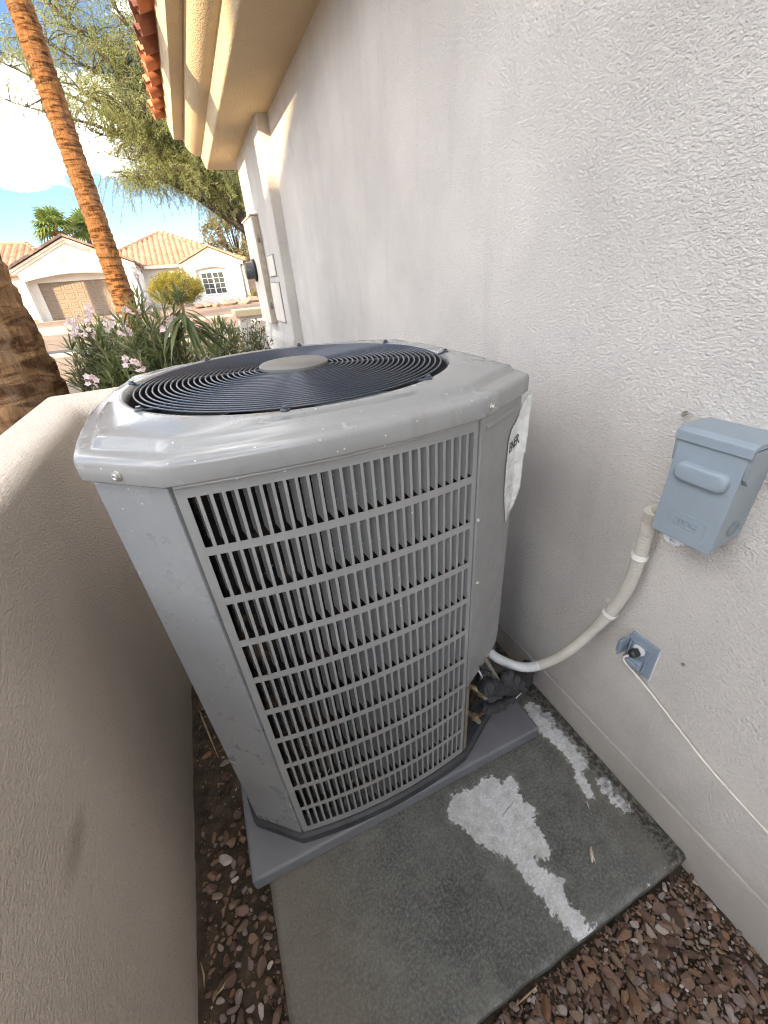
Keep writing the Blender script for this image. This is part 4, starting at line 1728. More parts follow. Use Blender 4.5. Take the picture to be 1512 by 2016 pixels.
blade([soil_p(387, 1388), soil_p(405, 1430, GZ + 0.03), soil_p(430, 1492)], 0.004, 'dry_stalk', M['wood_dry'], 'long straw coloured stalk lying between low wall and condenser', 'stalk')
blade([soil_p(1010, 1985), soil_p(1035, 1962, GZ + 0.03), soil_p(1058, 1940, GZ + 0.035)], 0.0022, 'dry_stalk', M['wood_dry'], 'short straw stalk on the gravel at the slab edge', 'stalk')
for i, (p, q) in enumerate((((395, 1895), (402, 1945)), ((425, 1960), (445, 1930)), ((505, 1620), (480, 1655)))):
    blade([soil_p(*p), soil_p((p[0] + q[0]) / 2 + 3, (p[1] + q[1]) / 2, GZ + 0.025), soil_p(*q)], 0.0025, 'dry_stalk', M['wood_dry'],
          ('pale splinter in the soil at the foot of the low wall', 'bent pale straw among the stones in the left strip', 'thin straw leaning on the pad\'s left edge')[i], 'stalk')

# ================================================================ FOLIAGE HELPERS
class Leaves:
    def __init__(self):
        self.mb = MB()
        self.t = []

    def leaf(self, base, d, up, ln, w, tone, droop=0.15, fold=0.25):
        d = d.normalized()
        s_ = d.cross(up)
        if s_.length < 1e-4:
            s_ = d.orthogonal()
        s_.normalize()
        nn = s_.cross(d)
        p0 = base
        p1 = base + d * ln * 0.4 - nn * 0
        p2 = base + d * ln * 0.75 + Vector((0, 0, -droop * ln * 0.4))
        p3 = base + d * ln + Vector((0, 0, -droop * ln))
        f = nn * w * fold
        vs = [p0, p1 + s_ * w + f, p1, p1 - s_ * w + f, p2 + s_ * w * 0.7 + f, p2, p2 - s_ * w * 0.7 + f, p3]
        self.mb.add(vs, [(0, 2, 1), (0, 3, 2), (1, 2, 5, 4), (2, 3, 6, 5), (4, 5, 7), (5, 6, 7)])
        self.t += [tone] * 8

    def quad(self, base, d, s_, ln, w, tone):
        self.mb.add([base - s_ * w * 0.3, base + d * ln * 0.5 - s_ * w, base + d * ln, base + d * ln * 0.5 + s_ * w], [(0, 1, 2, 3)])
        self.t += [tone] * 4

    def build(self, name, m, parent):
        o = self.mb.build(name, m, parent)
        a = o.data.attributes.new('tone', 'FLOAT', 'POINT')
        a.data.foreach_set('value', self.t)
        return o


def rvec(rr):
    return Vector((rr.gauss(0, 1), rr.gauss(0, 1), rr.gauss(0, 1))).normalized()


def oleander(x, y, seed, nst, rad_, h0, h1, label, ln=0.13, flowers=(), fr=0.5):
    rr = random.Random(seed)
    t = thing('oleander_bush', (x, y, GZ), label, 'shrub', 'oleanders behind the low wall')
    st = MB()
    lf = Leaves()
    tips = []
    for s_ in range(nst):
        a = rr.uniform(0, 6.28)
        r_ = rad_ * math.sqrt(rr.random())
        top = Vector((x + r_ * math.cos(a), y + r_ * math.sin(a), rr.uniform(h0, h1)))
        b = Vector((x + rr.gauss(0, 0.06), y + rr.gauss(0, 0.06), GZ))
        mid = b.lerp(top, 0.55) + Vector((rr.gauss(0, 0.03), rr.gauss(0, 0.03), 0.05))
        pa_ = catmull([b, mid, top], 7)
        st.tube(pa_, [0.008 - 0.005 * i / (len(pa_) - 1) for i in range(len(pa_))], 5)
        tips.append(top)
        z0_ = 0.42
        for i in range(int(len(pa_) * z0_), len(pa_)):
            p = pa_[i]
            ax = (pa_[i] - pa_[i - 1]).normalized()
            for sub in range(2):
                pp_ = p.lerp(pa_[i - 1], sub * 0.5)
                a2 = rr.uniform(0, 6.28)
                for k in range(3):
                    aa = a2 + k * 2.09
                    u = ax.orthogonal().normalized()
                    w_ = ax.cross(u)
                    d = (u * math.cos(aa) + w_ * math.sin(aa)) * 0.9 + ax * rr.uniform(0.35, 1.1)
                    l = ln * rr.uniform(0.7, 1.15)
                    lf.leaf(pp_, d, ax, l, l * 0.052, rr.random() ** 1.3, rr.uniform(0.0, 0.35))
        # tip rosette
        for k in range(7):
            d = rvec(rr) * 0.7 + Vector((0, 0, 0.8))
            l = ln * rr.uniform(0.6, 1.0)
            lf.leaf(top, d, Vector((0, 0, 1)), l, l * 0.05, rr.random() ** 0.8, 0.05)
    st.build('stems', M['stem'], t, smooth=True)
    lf.build('foliage', M['oleander'], t)
    for fp in flowers:
        fl = Leaves()
        c = Vector(fp)
        for k in range(9):
            cc = c + rvec(rr) * 0.026
            n_ = (rvec(rr) + (camp - c).normalized() * 0.8 + Vector((0, 0, 0.5))).normalized()
            u = n_.orthogonal().normalized()
            w_ = n_.cross(u)
            for q_ in range(5):
                aa = q_ * 1.2566
                d = (u * math.cos(aa) + w_ * math.sin(aa)) + n_ * 0.25
                s2 = d.cross(n_).normalized()
                fl.quad(cc, d.normalized(), s2, 0.017, 0.0066, rr.random())
        fl.build('flower_cluster', M['petal'], t)
    for tp in tips:
        if rr.random() < fr * 0.25:
            pass
    return t


def atp(px, py, y_):
    return tuple(at_y(px, py, y_))


oleander(-0.52, 3.05, 21, 44, 0.22, 0.95, 1.26, 'oleander with pale pink flowers right behind the big palm trunk',
         flowers=[atp(142, 640, 2.85), atp(150, 662, 2.8), atp(165, 625, 2.85), atp(178, 655, 2.75)])
oleander(-0.30, 2.72, 22, 60, 0.22, 0.95, 1.30, 'oleander bush in the middle with white-pink blooms hanging near the condenser lid',
         flowers=[atp(255, 712, 2.35), atp(270, 722, 2.33), atp(178, 752, 2.35), atp(248, 655, 2.5), atp(235, 630, 2.6), atp(212, 640, 2.55)])
oleander(-0.20, 2.55, 23, 24, 0.15, 1.05, 1.43, 'tall oleander stem with long drooping leaves left of the leafy hedge', 0.12,
         flowers=[atp(285, 610, 2.5), atp(325, 640, 2.4), atp(330, 655, 2.4), atp(343, 637, 2.4)])
oleander(-0.50, 3.55, 24, 46, 0.32, 0.9, 1.28, 'oleander further back below the distant garage',
         flowers=[atp(180, 610, 3.2), atp(250, 615, 3.2), atp(150, 650, 3.1)])
oleander(0.02, 3.2, 25, 52, 0.28, 0.8, 1.22, 'oleander behind the fan guard, left of the small leaved hedge', 0.12)
oleander(-0.05, 2.25, 26, 30, 0.22, 0.70, 1.08, 'low oleander close behind the condenser', 0.14)

# large drooping leaf spray at the top of the tall stem
rr = random.Random(4)
lf = Leaves()
tl = thing('oleander_spray', tuple(at_y(372, 700, 2.35))[:2] + (GZ,), 'oleander shoot with a large dark spray of hanging leaves beside the hedge', 'shrub')
top = at_y(352, 590, 2.4)
bot = Vector((top.x + 0.01, top.y, GZ))
pa_ = catmull([bot, bot.lerp(top, 0.6) + Vector((0.02, 0, 0)), top], 8)
MB().tube(pa_, [0.010 - 0.006 * i / (len(pa_) - 1) for i in range(len(pa_))], 6).build('stem', M['stem'], tl, smooth=True)
for k in range(26):
    d = rvec(rr) * 0.8 + Vector((0.05, 0, 0.75))
    lf.leaf(top - Vector((0, 0, rr.uniform(0, 0.03))), d, Vector((0, 0, 1)), rr.uniform(0.06, 0.10), 0.0065, rr.random() * 0.5, 0.05)
for k in range(22):
    a = rr.uniform(0, 6.28)
    d = Vector((math.cos(a), math.sin(a) * 0.7, rr.uniform(-0.9, -0.1)))
    lf.leaf(top - Vector((0, 0, rr.uniform(0.03, 0.14))), d, Vector((0, 0, 1)), rr.uniform(0.13, 0.21), rr.uniform(0.010, 0.016), rr.random() * 0.45, 0.35)
for k in range(8):
    d = Vector((rr.uniform(0.5, 1), -0.2, rr.uniform(-0.9, -0.35)))
    lf.leaf(top - Vector((0, 0, rr.uniform(0.03, 0.10))), d, Vector((0, 0, 1)), rr.uniform(0.18, 0.25), rr.uniform(0.014, 0.019), rr.random() * 0.4, 0.25)
lf.build('foliage', M['oleander'], tl)

# small leaved hedge by the far pilaster
rr = random.Random(31)
hd = thing('leafy_hedge', (0.36, 4.3, GZ), 'dense small leaved hedge beside the house corner', 'hedge')
lf, st = Leaves(), MB()
for s_ in range(150):
    b = Vector((0.33 + rr.gauss(0, 0.12), 4.3 + rr.gauss(0, 0.14), GZ))
    top = Vector((0.33 + rr.uniform(-0.30, 0.28), 4.3 + rr.uniform(-0.4, 0.4), rr.uniform(0.72, 1.17)))
    pa_ = catmull([b, b.lerp(top, 0.5) + Vector((rr.gauss(0, 0.04), rr.gauss(0, 0.04), 0.05)), top], 6)
    st.tube(pa_, 0.0025, 4)
    for i in range(5, len(pa_)):
        for k in range(7):
            p = pa_[i] + rvec(rr) * 0.025
            lf.leaf(p, rvec(rr) + Vector((0, 0, 0.5)), Vector((0, 0, 1)), rr.uniform(0.028, 0.05), rr.uniform(0.006, 0.009), rr.random(), 0.1)
st.build('stems', M['stem'], hd)
lf.build('foliage', M['small_leaf'], hd)


# ================================================================ PALMS
def palm_trunk(name, base, r0, r1, h, m, parent, fib, seed, hmax_f=4.5, nz_=220, n=56, lean=(0, 0)):
    rr = random.Random(seed)
    mb = MB()
    loops = []
    for j in range(nz_ + 1):
        z = h * j / nz_
        t = z / h
        r = r1 + (r0 - r1) * math.exp(-z / 1.2)
        L_ = []
        for k in range(n):
            a = 2 * math.pi * k / n
            w = noise.noise((math.cos(a) * 3, math.sin(a) * 3, z * 9 + seed)) * 0.012
            ringp = 0.019 * ((z * 9.5 + 0.9 * noise.noise((math.cos(a) * 1.2, math.sin(a) * 1.2, z * 1.5))) % 1.0 - 0.5)
            w2 = noise.noise((math.cos(a) * 16, math.sin(a) * 16, z * 5 + seed)) * 0.008
            q_ = r + w + ringp + w2
            L_.append(Vector((base[0] + lean[0] * z + q_ * math.cos(a), base[1] + lean[1] * z + q_ * math.sin(a), base[2] + z)))
        loops.append(L_)
    mb.loft(loops, True, False, True)
    tr = mb.build('trunk', m, parent, smooth=True)
    fb = MB()
    for i in range(fib):
        z = rr.uniform(0.3, hmax_f)
        a = rr.uniform(0, 6.28)
        r = r1 + (r0 - r1) * math.exp(-z / 1.2) + 0.004
        e = Vector((math.cos(a), math.sin(a), 0))
        s_ = Vector((-math.sin(a), math.cos(a), 0))
        p = Vector((base[0] + lean[0] * z, base[1] + lean[1] * z, base[2] + z)) + e * r
        l = rr.uniform(0.02, 0.07)
        d = (Vector((0, 0, rr.choice((-1, 1)))) + e * rr.uniform(0.05, 0.45) + s_ * rr.gauss(0, 0.5)).normalized()
        w = rr.uniform(0.0006, 0.0022)
        fb.add([p - s_ * w, p + s_ * w, p + d * l], [(0, 1, 2)])
    tag(fb.build('fibres', M['fiber'], tr), kind='stuff')
    return tr


def fan_frond(lf, st, c, d, stalk, size, rr, nseg=14):
    d = d.normalized()
    side = d.cross(Vector((0, 0, 1)))
    if side.length < 0.05:
        side = Vector((1, 0, 0))
    side.normalize()
    up = side.cross(d)
    e = c + d * stalk + Vector((0, 0, -0.10 * stalk))
    st.tube([c, c + d * stalk * 0.5 + Vector((0, 0, 0.02 * stalk)), e], [size * 0.03, size * 0.022, size * 0.016], 4)
    for k in range(nseg):
        a = R(-118 + 236 * k / (nseg - 1))
        q_ = (d * math.cos(a) + side * math.sin(a)).normalized()
        l = size * (1 - 0.25 * abs(a) / 2.0) * rr.uniform(0.9, 1.05)
        tone = rr.random()
        base = e
        p1 = base + q_ * l * 0.55 + up * 0.05 * l
        p2 = base + q_ * l + Vector((0, 0, -0.28 * l))
        s_ = q_.cross(up).normalized() * size * 0.062
        lf.mb.add([base, p1 + s_, p1 - up * 0.03 * l, p1 - s_, p2], [(0, 2, 1), (0, 3, 2), (1, 2, 4), (2, 3, 4)])
        lf.t += [tone] * 5


def palm_crown(c, size, nf, rr, parent, stalk=1.0):
    lf, st = Leaves(), MB()
    for k in range(nf):
        a = rr.uniform(0, 6.28)
        el = rr.uniform(-0.55, 1.25)
        d = Vector((math.cos(a) * math.cos(el), math.sin(a) * math.cos(el), math.sin(el)))
        fan_frond(lf, st, Vector(c), d, stalk * size * rr.uniform(0.8, 1.15), size * rr.uniform(0.85, 1.1), rr)
    cr = lf.build('crown', M['fan_leaf'], parent)
    st.build('stalks', M['stem'], cr)


pm = thing('palm_tree', (-1.03, 2.92, GZ), 'thick shaggy brown palm trunk cut by the left edge, behind the low wall', 'palm tree')
palm_trunk('palm', (-1.03, 2.92, GZ), 0.315, 0.215, 10.5, M['palm_bark'], pm, 9000, 1, 3.4, 420, 72)
palm_crown((-1.03, 2.92, 10.4), 1.0, 26, random.Random(7), pm)
pm = thing('palm_tree', (-0.93, 8.6, GZ), 'slender sunlit orange palm trunk rising in front of the feathery tree', 'palm tree')
palm_trunk('palm', (-0.94, 8.6, GZ), 0.19, 0.142, 14.0, M['palm_bark2'], pm, 9000, 2, 9.0, 500, 40, (0.0035, 0.0))
palm_crown((-0.89, 8.6, 13.9), 1.0, 26, random.Random(8), pm)
# the palm that throws its shadow on the garage, left of the picture
pm = thing('palm_tree', (-17.6, 26.0, 0), 'fan palm left of the picture whose shadow falls on the garage', 'palm tree')
palm_trunk('palm', (-17.6, 26.0, 0), 0.34, 0.30, 8.2, M['palm_bark2'], pm, 200, 3, 6, 60, 24)
palm_crown((-17.6, 26.0, 8.1), 1.1, 26, random.Random(17), pm)
for i, (px, py, yy, sz) in enumerate(((106, 446, 52, 0.95), (166, 450, 55, 0.95))):
    c = at_y(px, py, yy)
    pm = thing('palm_tree', (c.x, c.y, 0.3), ('bright fan palm crown showing left above the garage gable', 'darker fan palm crown just right of the bright one, above the garage roof')[i], 'palm tree', 'fan palms behind the garage')
    palm_trunk('palm', (c.x, c.y, 0.3), 0.3, 0.22, c.z - 0.3, M['palm_bark'], pm, 50, 30 + i, 3, 40, 16)
    palm_crown(tuple(c), sz * 1.35, 44, random.Random(70 + i), pm, 0.7)

# ================================================================ FEATHERY TREE
rr = random.Random(77)
TB = Vector((2.6, 15.5, 0.0))
ft = thing('feathery_tree', tuple(TB), 'large feathery green tree with drooping twigs behind the slender palm', 'tree')
trunk = MB()
lfs = Leaves()
tw = MB()
trunk.tube(catmull([TB, TB + Vector((-0.1, 0, 1.4)), TB + Vector((-0.3, -0.2, 2.8))], 6), [0.24 - 0.006 * i for i in range(13)], 10)
hub_ = TB + Vector((-0.3, -0.2, 2.8))
ends = []
targets = []
# limb ends spread through the crown volume seen in the picture and beyond it
for (px, py, y_) in ((60, 60, 13.5), (20, 200, 14.5), (140, 40, 15), (170, 190, 13), (230, 90, 14), (260, 220, 15), (230, 310, 14), (330, 330, 14.5), (400, 360, 15.5), (440, 400, 15), (90, 140, 16), (300, 150, 16.5), (-60, 90, 15), (-40, -120, 14), (120, -140, 15), (250, -90, 15.5), (330, 40, 15), (380, 250, 16), (200, -250, 16), (350, -200, 17), (460, 330, 17), (280, 370, 13.5), (180, 260, 15.5)):
    targets.append(at_y(px, py, y_))
for tg_ in targets:
    mid = hub_.lerp(tg_, 0.5) + Vector((rr.gauss(0, 0.3), rr.gauss(0, 0.3), 0.55))
    pa_ = catmull([hub_, mid, tg_], 9)
    trunk.tube(pa_, [0.085 * (1 - i / (len(pa_) - 1)) + 0.008 for i in range(len(pa_))], 6)
    for i in range(5, len(pa_)):
        for k in range(5):
            d = rvec(rr)
            d.z = abs(d.z) * 0.5
            b = pa_[i]
            l = rr.uniform(0.4, 1.05)
            e = b + d * l
            br = catmull([b, b + d * l * 0.5 + Vector((0, 0, 0.10)), e], 4)
            tw.tube(br, [0.014, 0.013, 0.012, 0.010, 0.009, 0.008, 0.007, 0.006, 0.005], 4)
            ends += [br[4], br[8]] if rr.random() < 0.6 else [br[6]]
for e in ends:
    cl_t = rr.random()
    for k in range(3):
        p = e + rvec(rr) * 0.16
        out = rvec(rr)
        d = Vector((out.x * 0.7, out.y * 0.7, rr.uniform(-0.6, 0.5))).normalized()
        ln = rr.uniform(0.3, 0.75)
        ns = 9
        pts = [p]
        for s_ in range(ns):
            d = (d + Vector((rr.gauss(0, 0.10), rr.gauss(0, 0.10), -0.16))).normalized()
            pts.append(pts[-1] + d * ln / ns)
        tw.tube(pts[::2] + [pts[-1]], 0.0035, 3, False)
        for s_ in range(1, ns + 1):
            for q_ in range(3):
                dd = (d * 0.5 + rvec(rr) * 0.9 + Vector((0, 0, -0.25))).normalized()
                sv = dd.orthogonal().normalized()
                lfs.quad(pts[s_] + rvec(rr) * 0.015, dd, sv, rr.uniform(0.045, 0.09), rr.uniform(0.0048, 0.008), min(1, max(0, cl_t * 0.6 + rr.uniform(0, 0.4))))
trunk.build('trunk', M['wood'], ft, smooth=True)
tw.build('twigs', M['wood'], ft)
lfs.build('crown', M['mesquite'], ft)


def blob_tree(name, base, h, rx, rz, ncl, m, label, cat, rr, leaf=0.12, trunk_h=None, per=26, group=None, gap=0.0):
    t = thing(name, tuple(base), label, cat, group)
    base = Vector(base)
    tk = MB()
    lf_ = Leaves()
    cz = base.z + h - rz
    th = trunk_h if trunk_h is not None else h * 0.4
    tk.tube(catmull([base, base + Vector((0.03 * h, 0, th * 0.5)), base + Vector((0, 0, th))], 5), [max(0.02, 0.03 * h) * (1 - 0.03 * i) for i in range(11)], 8)
    for i in range(ncl):
        q_ = rvec(rr)
        f_ = rr.uniform(0.45, 1.0) ** 0.6
        c = Vector((base.x + q_.x * rx * f_, base.y + q_.y * rx * f_, cz + q_.z * rz * f_))
        if noise.noise(c * (1.6 / rx)) < gap - 0.35:
            continue
        if rr.random() < 0.3:
            tk.tube(catmull([base + Vector((0, 0, th)), base.lerp(c, 0.6) + Vector((0, 0, h * 0.1)), c], 3), [0.012 * h * (1 - i / 7) + 0.004 for i in range(7)], 4)
        ct = rr.random()
        for k in range(per):
            dd = rvec(rr)
            lf_.quad(c + rvec(rr) * rx * 0.16 * rr.random(), dd, dd.orthogonal().normalized(), leaf * rr.uniform(0.6, 1.2), leaf * 0.22, min(1, ct * 0.5 + rr.random() * 0.5))
    tk.build('trunk', M['wood'], t, smooth=True)
    lf_.build('crown', m, t)
    return t


# ================================================================ HOUSE ACROSS THE STREET
HB = 0.36
gh = thing('garage_house', (-4, 36, HB), 'white stucco house across the street with taupe garage door and red tile roof', 'house')
GY = 35.0
gx0, gx1 = -8.97, -2.75
gpx, gpz, gez = -5.88, 4.62, 3.22
ox0, ox1 = -8.80, -3.15           # arched opening
dx0, dx1, dz1 = -8.40, -3.52, 2.50


def arch_z(x):
    t = (x - (ox0 + ox1) / 2) / ((ox1 - ox0) / 2)
    return 2.60 + 0.30 * (1 - t * t)


poly = [(ox0, arch_z(ox0))] + [(ox0 + (ox1 - ox0) * i / 20, arch_z(ox0 + (ox1 - ox0) * i / 20)) for i in range(1, 20)] + [(ox1, arch_z(ox1))]
mb = MB()
wall_poly = [(gx0, HB - 0.4), (ox0, HB - 0.4)] + poly + [(ox1, HB - 0.4), (gx1, HB - 0.4), (gx1, gez), (gpx, gpz), (gx0, gez)]
mb.extr([(x, GY, z) for x, z in wall_poly], (0, 0.80, 0))
mb.build('wall', M['stucco_far'], gh)
# recessed lintel and jambs round the door
mb = MB()
mb.extr([(ox0, GY + 0.801, HB - 0.4), (dx0, GY + 0.801, HB - 0.4), (dx0, GY + 0.801, dz1), (dx1, GY + 0.801, dz1), (dx1, GY + 0.801, HB - 0.4), (ox1, GY + 0.801, HB - 0.4), (ox1, GY + 0.801, 3.0), (ox0, GY + 0.801, 3.0)], (0, 0.12, 0))
mb.build('wall', M['stucco_far'], gh)
mb = MB()
mb.box(dx0, dx1, GY + 0.91, GY + 0.97, HB, dz1)
gd = mb.build('garage_door', M['garage'], gh)
pw, ph = (dx1 - dx0) / 8, (dz1 - HB) / 4
mb = MB()
w_, h_ = pw * 0.62, ph * 0.52
lps = []
for ins, yv in ((-0.06, 0), (-0.03, -0.022), (0.0, -0.022), (0.03, -0.004), (0.07, -0.004), (0.10, -0.018)):
    lps.append([Vector((sx * (w_ / 2 - ins), yv, sz * (h_ / 2 - ins))) for sx, sz in ((-1, -1), (1, -1), (1, 1), (-1, 1))])
mb.loft(lps, True, False, True)
pme = bpy.data.meshes.new('door_panel')
pme.from_pydata(mb.v, [], mb.f)
pme.materials.append(M['garage'])
for r_ in range(4):
    for c_ in range(8):
        place('door_panel', pme, None, gd, (dx0 + pw * (c_ + 0.5), GY + 0.909, HB + ph * (r_ + 0.5)))
    if r_:
        mb = MB()
        mb.box(dx0, dx1, GY + 0.902, GY + 0.9095, HB + ph * r_ - 0.012, HB + ph * r_ + 0.012)
        mb.build('door_seam', M['shutter'], gd)
# four square vents in the gable
for (px, py) in ((121, 506), (133, 505), (126, 517), (137, 516.5)):
    p = at_y(px, py, GY)
    mb = MB()
    mb.box(p.x - 0.13, p.x + 0.13, GY - 0.02, GY - 0.001, p.z - 0.13, p.z + 0.13)
    v_ = mb.build('gable_vent', M['trim_far'], gh)
    mb = MB()
    mb.box(p.x - 0.10, p.x + 0.10, GY - 0.024, GY - 0.0205, p.z - 0.10, p.z + 0.10)
    mb.build('vent_recess', M['stucco_far'], v_)
# side walls
mb = MB()
mb.box(gx1 - 0.25, gx1, GY + 0.802, 43.2, HB - 0.4, gez)
mb.build('wall', M['stucco_far'], gh)
mb = MB()
mb.box(gx0, gx0 + 0.25, GY + 0.802, 43.2, HB - 0.4, gez)
mb.build('wall', M['stucco_far'], gh)
# tall side window with shutters
mb = MB()
mb.box(gx1 + 0.001, gx1 + 0.05, 35.7, 37.3, 1.05, 2.55)
wf = mb.build('window', M['white_trim'], gh)
for k in range(3):
    mb = MB()
    mb.box(gx1 + 0.051, gx1 + 0.08, 35.82 + 0.48 * k, 36.16 + 0.48 * k, 1.15, 2.45)
    mb.build('shutter', M['shutter'], wf)
mb = MB()
mb.box(gx1 + 0.001, gx1 + 0.22, 35.5, 37.5, 2.62, 2.78)
mb.box(gx1 + 0.001, gx1 + 0.14, 35.6, 35.75, 2.44, 2.619)
mb.box(gx1 + 0.001, gx1 + 0.14, 37.25, 37.4, 2.44, 2.619)
mb.build('window_hood', M['stucco_far'], gh)


def gable_trim(x0_, xp, x1_, ze, zp, yf, parent, ov=0.28):
    for (xa, sgn) in ((x0_, -1), (x1_, 1)):
        sl = (zp - ze) / abs(xp - xa)
        xe = xa + sgn * ov
        zee = ze - sl * ov
        for (d0, d1, yy0, yy1, nm) in ((-0.12, 0.02, yf - 0.07, yf - 0.002, 'rake_moulding'), (0.021, 0.14, yf - 0.14, yf - 0.002, 'rake_board')):
            mb = MB()
            mb.extr([(xe, yy0, zee + d0), (xp, yy0, zp + d0), (xp, yy0, zp + d1), (xe, yy0, zee + d1)], (0, yy1 - yy0, 0))
            mb.build(nm, M['trim_far'], parent)


gable_trim(gx0, gpx, gx1, gez, gpz, GY, gh)


def rake_tiles(xa, za, xp, zp, yf, m, parent, step=0.34):
    n_ = int(math.hypot(xp - xa, zp - za) / step)
    sl = math.atan2(zp - za, abs(xp - xa))
    for i in range(n_):
        t = (i + 0.5) / n_
        me = RT
        o = link('rake_tile', me, None, parent)
        o.location = (xa + (xp - xa) * t, yf, za + (zp - za) * t)
        s_ = 1 if xp > xa else -1
        o.rotation_euler = (0, -sl * s_ - 0.05 * s_, 0)


mb = MB()
mb.box(-0.19, 0.19, -0.16, 0.14, -0.02, 0.10)
RT = bpy.data.meshes.new('rake_tile')
RT.from_pydata(mb.v, [], mb.f)
RT.materials.append(M['tile_brown'])
slg = (gpz - gez) / (gpx - gx0)
rake_tiles(gx0 - 0.28, gez + 0.23 - slg * 0.28, gpx, gpz + 0.23, GY - 0.12, M['tile_brown'], gh)
rake_tiles(gx1 + 0.28, gez + 0.23 - slg * 0.28, gpx, gpz + 0.23, GY - 0.12, M['tile_brown'], gh)


def tile_field(o0, u, ulen, v, fn, colw, rowl, name, m, parent, rise=0.09):
    """barrel-tile surface: u along the eave, v up the slope, fn(s) -> (v0, v1) limits for distance s along u"""
    u, v = u.normalized(), v.normalized()
    nrm = u.cross(v)
    mb = MB()
    nc = int(ulen / colw)
    for c in range(nc):
        s_ = (c + 0.5) * colw
        v0, v1 = fn(s_)
        if v1 - v0 < 0.05:
            continue
        nr = max(1, int((v1 - v0) / rowl + 0.999))
        for r_ in range(nr):
            a, b = v0 + r_ * rowl, min(v1, v0 + (r_ + 1) * rowl)
            lo_ = []
            for q_, hh in ((a, 0.05), (b, 0.0)):
                L_ = []
                for k in range(7):
                    t = k / 6
                    off = (t - 0.5) * colw
                    hgt = rise * (math.sin(math.pi * t) ** 0.8 if 0 < t < 1 else 0) + hh
                    L_.append(o0 + u * (s_ + off) + v * q_ + nrm * hgt)
                lo_.append(L_)
            # front lip
            lip = [o0 + u * (s_ + (k / 6 - 0.5) * colw) + v * a for k in range(7)]
            mb.loft([lip, lo_[0], lo_[1]], False)
    return tag(mb.build(name, m, parent), kind='stuff')


# garage roof slopes
ridge_y1 = 43.0
for (xa, sgn) in ((gx0 - 0.28, 1), (gx1 + 0.28, -1)):
    zA = gez + 0.19 - slg * 0.28
    v = Vector((gpx - xa, 0, gpz + 0.19 - zA))
    ln_ = v.length
    o0 = Vector((xa, GY - 0.25, zA)) if sgn < 0 else Vector((xa, ridge_y1, zA))
    u = Vector((0, 1, 0)) if sgn < 0 else Vector((0, -1, 0))
    tile_field(o0, u, ridge_y1 - GY + 0.25, v, lambda s_, l=ln_: (0, l), 0.30, 0.38, 'roof_tiles', M['tile_brown'], gh, 0.08)
# closing planes under the tiles
mb = MB()
mb.extr([(gx0 - 0.2, GY + 0.06, gez - 0.05), (gpx, GY + 0.06, gpz + 0.15), (gx1 + 0.2, GY + 0.06, gez - 0.05)], (0, ridge_y1 - GY - 0.1, 0))
mb.build('roof_core', M['trim_far'], gh)

# main hip roof
hx, hy0, hz = -0.6, 43.2, 3.35
apex = Vector((hx, 49.5, 6.15))
hw = 6.4
vv = Vector((0, apex.y - hy0, apex.z - hz))
vl = vv.length
tile_field(Vector((hx - hw, hy0, hz)), Vector((1, 0, 0)), 2 * hw, vv, lambda s_: (0, vl * (1 - abs(s_ - hw) / hw)), 0.44, 0.40, 'roof_tiles', M['tile_far'], gh, 0.13)
mb = MB()
bk = [Vector((hx - hw, hy0, hz)), Vector((hx + hw, hy0, hz)), Vector((hx + hw, hy0 + 12.6, hz)), Vector((hx - hw, hy0 + 12.6, hz)), apex]
bk = [p - Vector((0, 0, 0.03)) for p in bk]
mb.add(bk, [(0, 1, 4), (1, 2, 4), (2, 3, 4), (3, 0, 4), (3, 2, 1, 0)])
mb.build('roof_core', M['tile_far'], gh)
# hip ridge tiles
for ex in (hx - hw, hx + hw):
    a, b = Vector((ex, hy0, hz + 0.06)), apex + Vector((0, 0, 0.06))
    mb = MB()
    nn_ = 18
    for i in range(nn_):
        p, q_ = a.lerp(b, i / nn_), a.lerp(b, (i + 1.15) / nn_)
        mb.tube([p + Vector((0, 0, 0.05)), q_], [0.17, 0.13], 7)
    tag(mb.build('hip_tiles', M['tile_far'], gh), kind='stuff')
mb = MB()
mb.box(gx1 + 0.002, hx + hw - 0.5, 43.6, 43.9, HB - 0.4, 3.34)
mb.build('wall', M['stucco_far'], gh)
mb = MB()
mb.box(gx1 + 0.3, 0.2, 43.05, 43.199, hz - 0.17, hz + 0.02)
mb.build('eave_board', M['trim_far'], gh)

# right-hand gable wing
wy = 41.0
wx0, wx1, wpx, wze, wzp = 0.50, 4.85, 2.68, 3.22, 4.15
ax0, ax1 = 1.30, 3.75


def arch2(x):
    t = (x - (ax0 + ax1) / 2) / ((ax1 - ax0) / 2)
    return 2.78 + 0.17 * (1 - t * t)


mb = MB()
ap = [(ax0 + (ax1 - ax0) * i / 14, arch2(ax0 + (ax1 - ax0) * i / 14)) for i in range(15)]
mb.extr([(x, wy, z) for x, z in [(wx0, HB - 0.4), (ax0, HB - 0.4)] + ap + [(ax1, HB - 0.4), (wx1, HB - 0.4), (wx1, wze), (wpx, wzp), (wx0, wze)]], (0, 0.30, 0))
mb.build('wall', M['stucco_far'], gh)
mb = MB()
mb.box(ax0, ax1, wy + 0.301, wy + 0.42, HB - 0.4, 3.0)
mb.build('wall', M['stucco_far'], gh)
mb = MB()
mb.box(ax0 + 0.0, ax1, wy + 0.01, wy + 0.30, HB - 0.4, 0.92)
mb.build('wall', M['stucco_far'], gh)
mb = MB()
mb.box(wx0, wx0 + 0.2, wy + 0.302, 43.59, HB - 0.4, wze)
mb.box(wx1 - 0.2, wx1, wy + 0.302, 43.59, HB - 0.4, wze)
mb.build('wall', M['stucco_far'], gh)
gable_trim(wx0, wpx, wx1, wze, wzp, wy, gh, 0.30)
sl2 = (wzp - wze) / (wpx - wx0)
RT2 = RT.copy()
RT2.materials.clear()
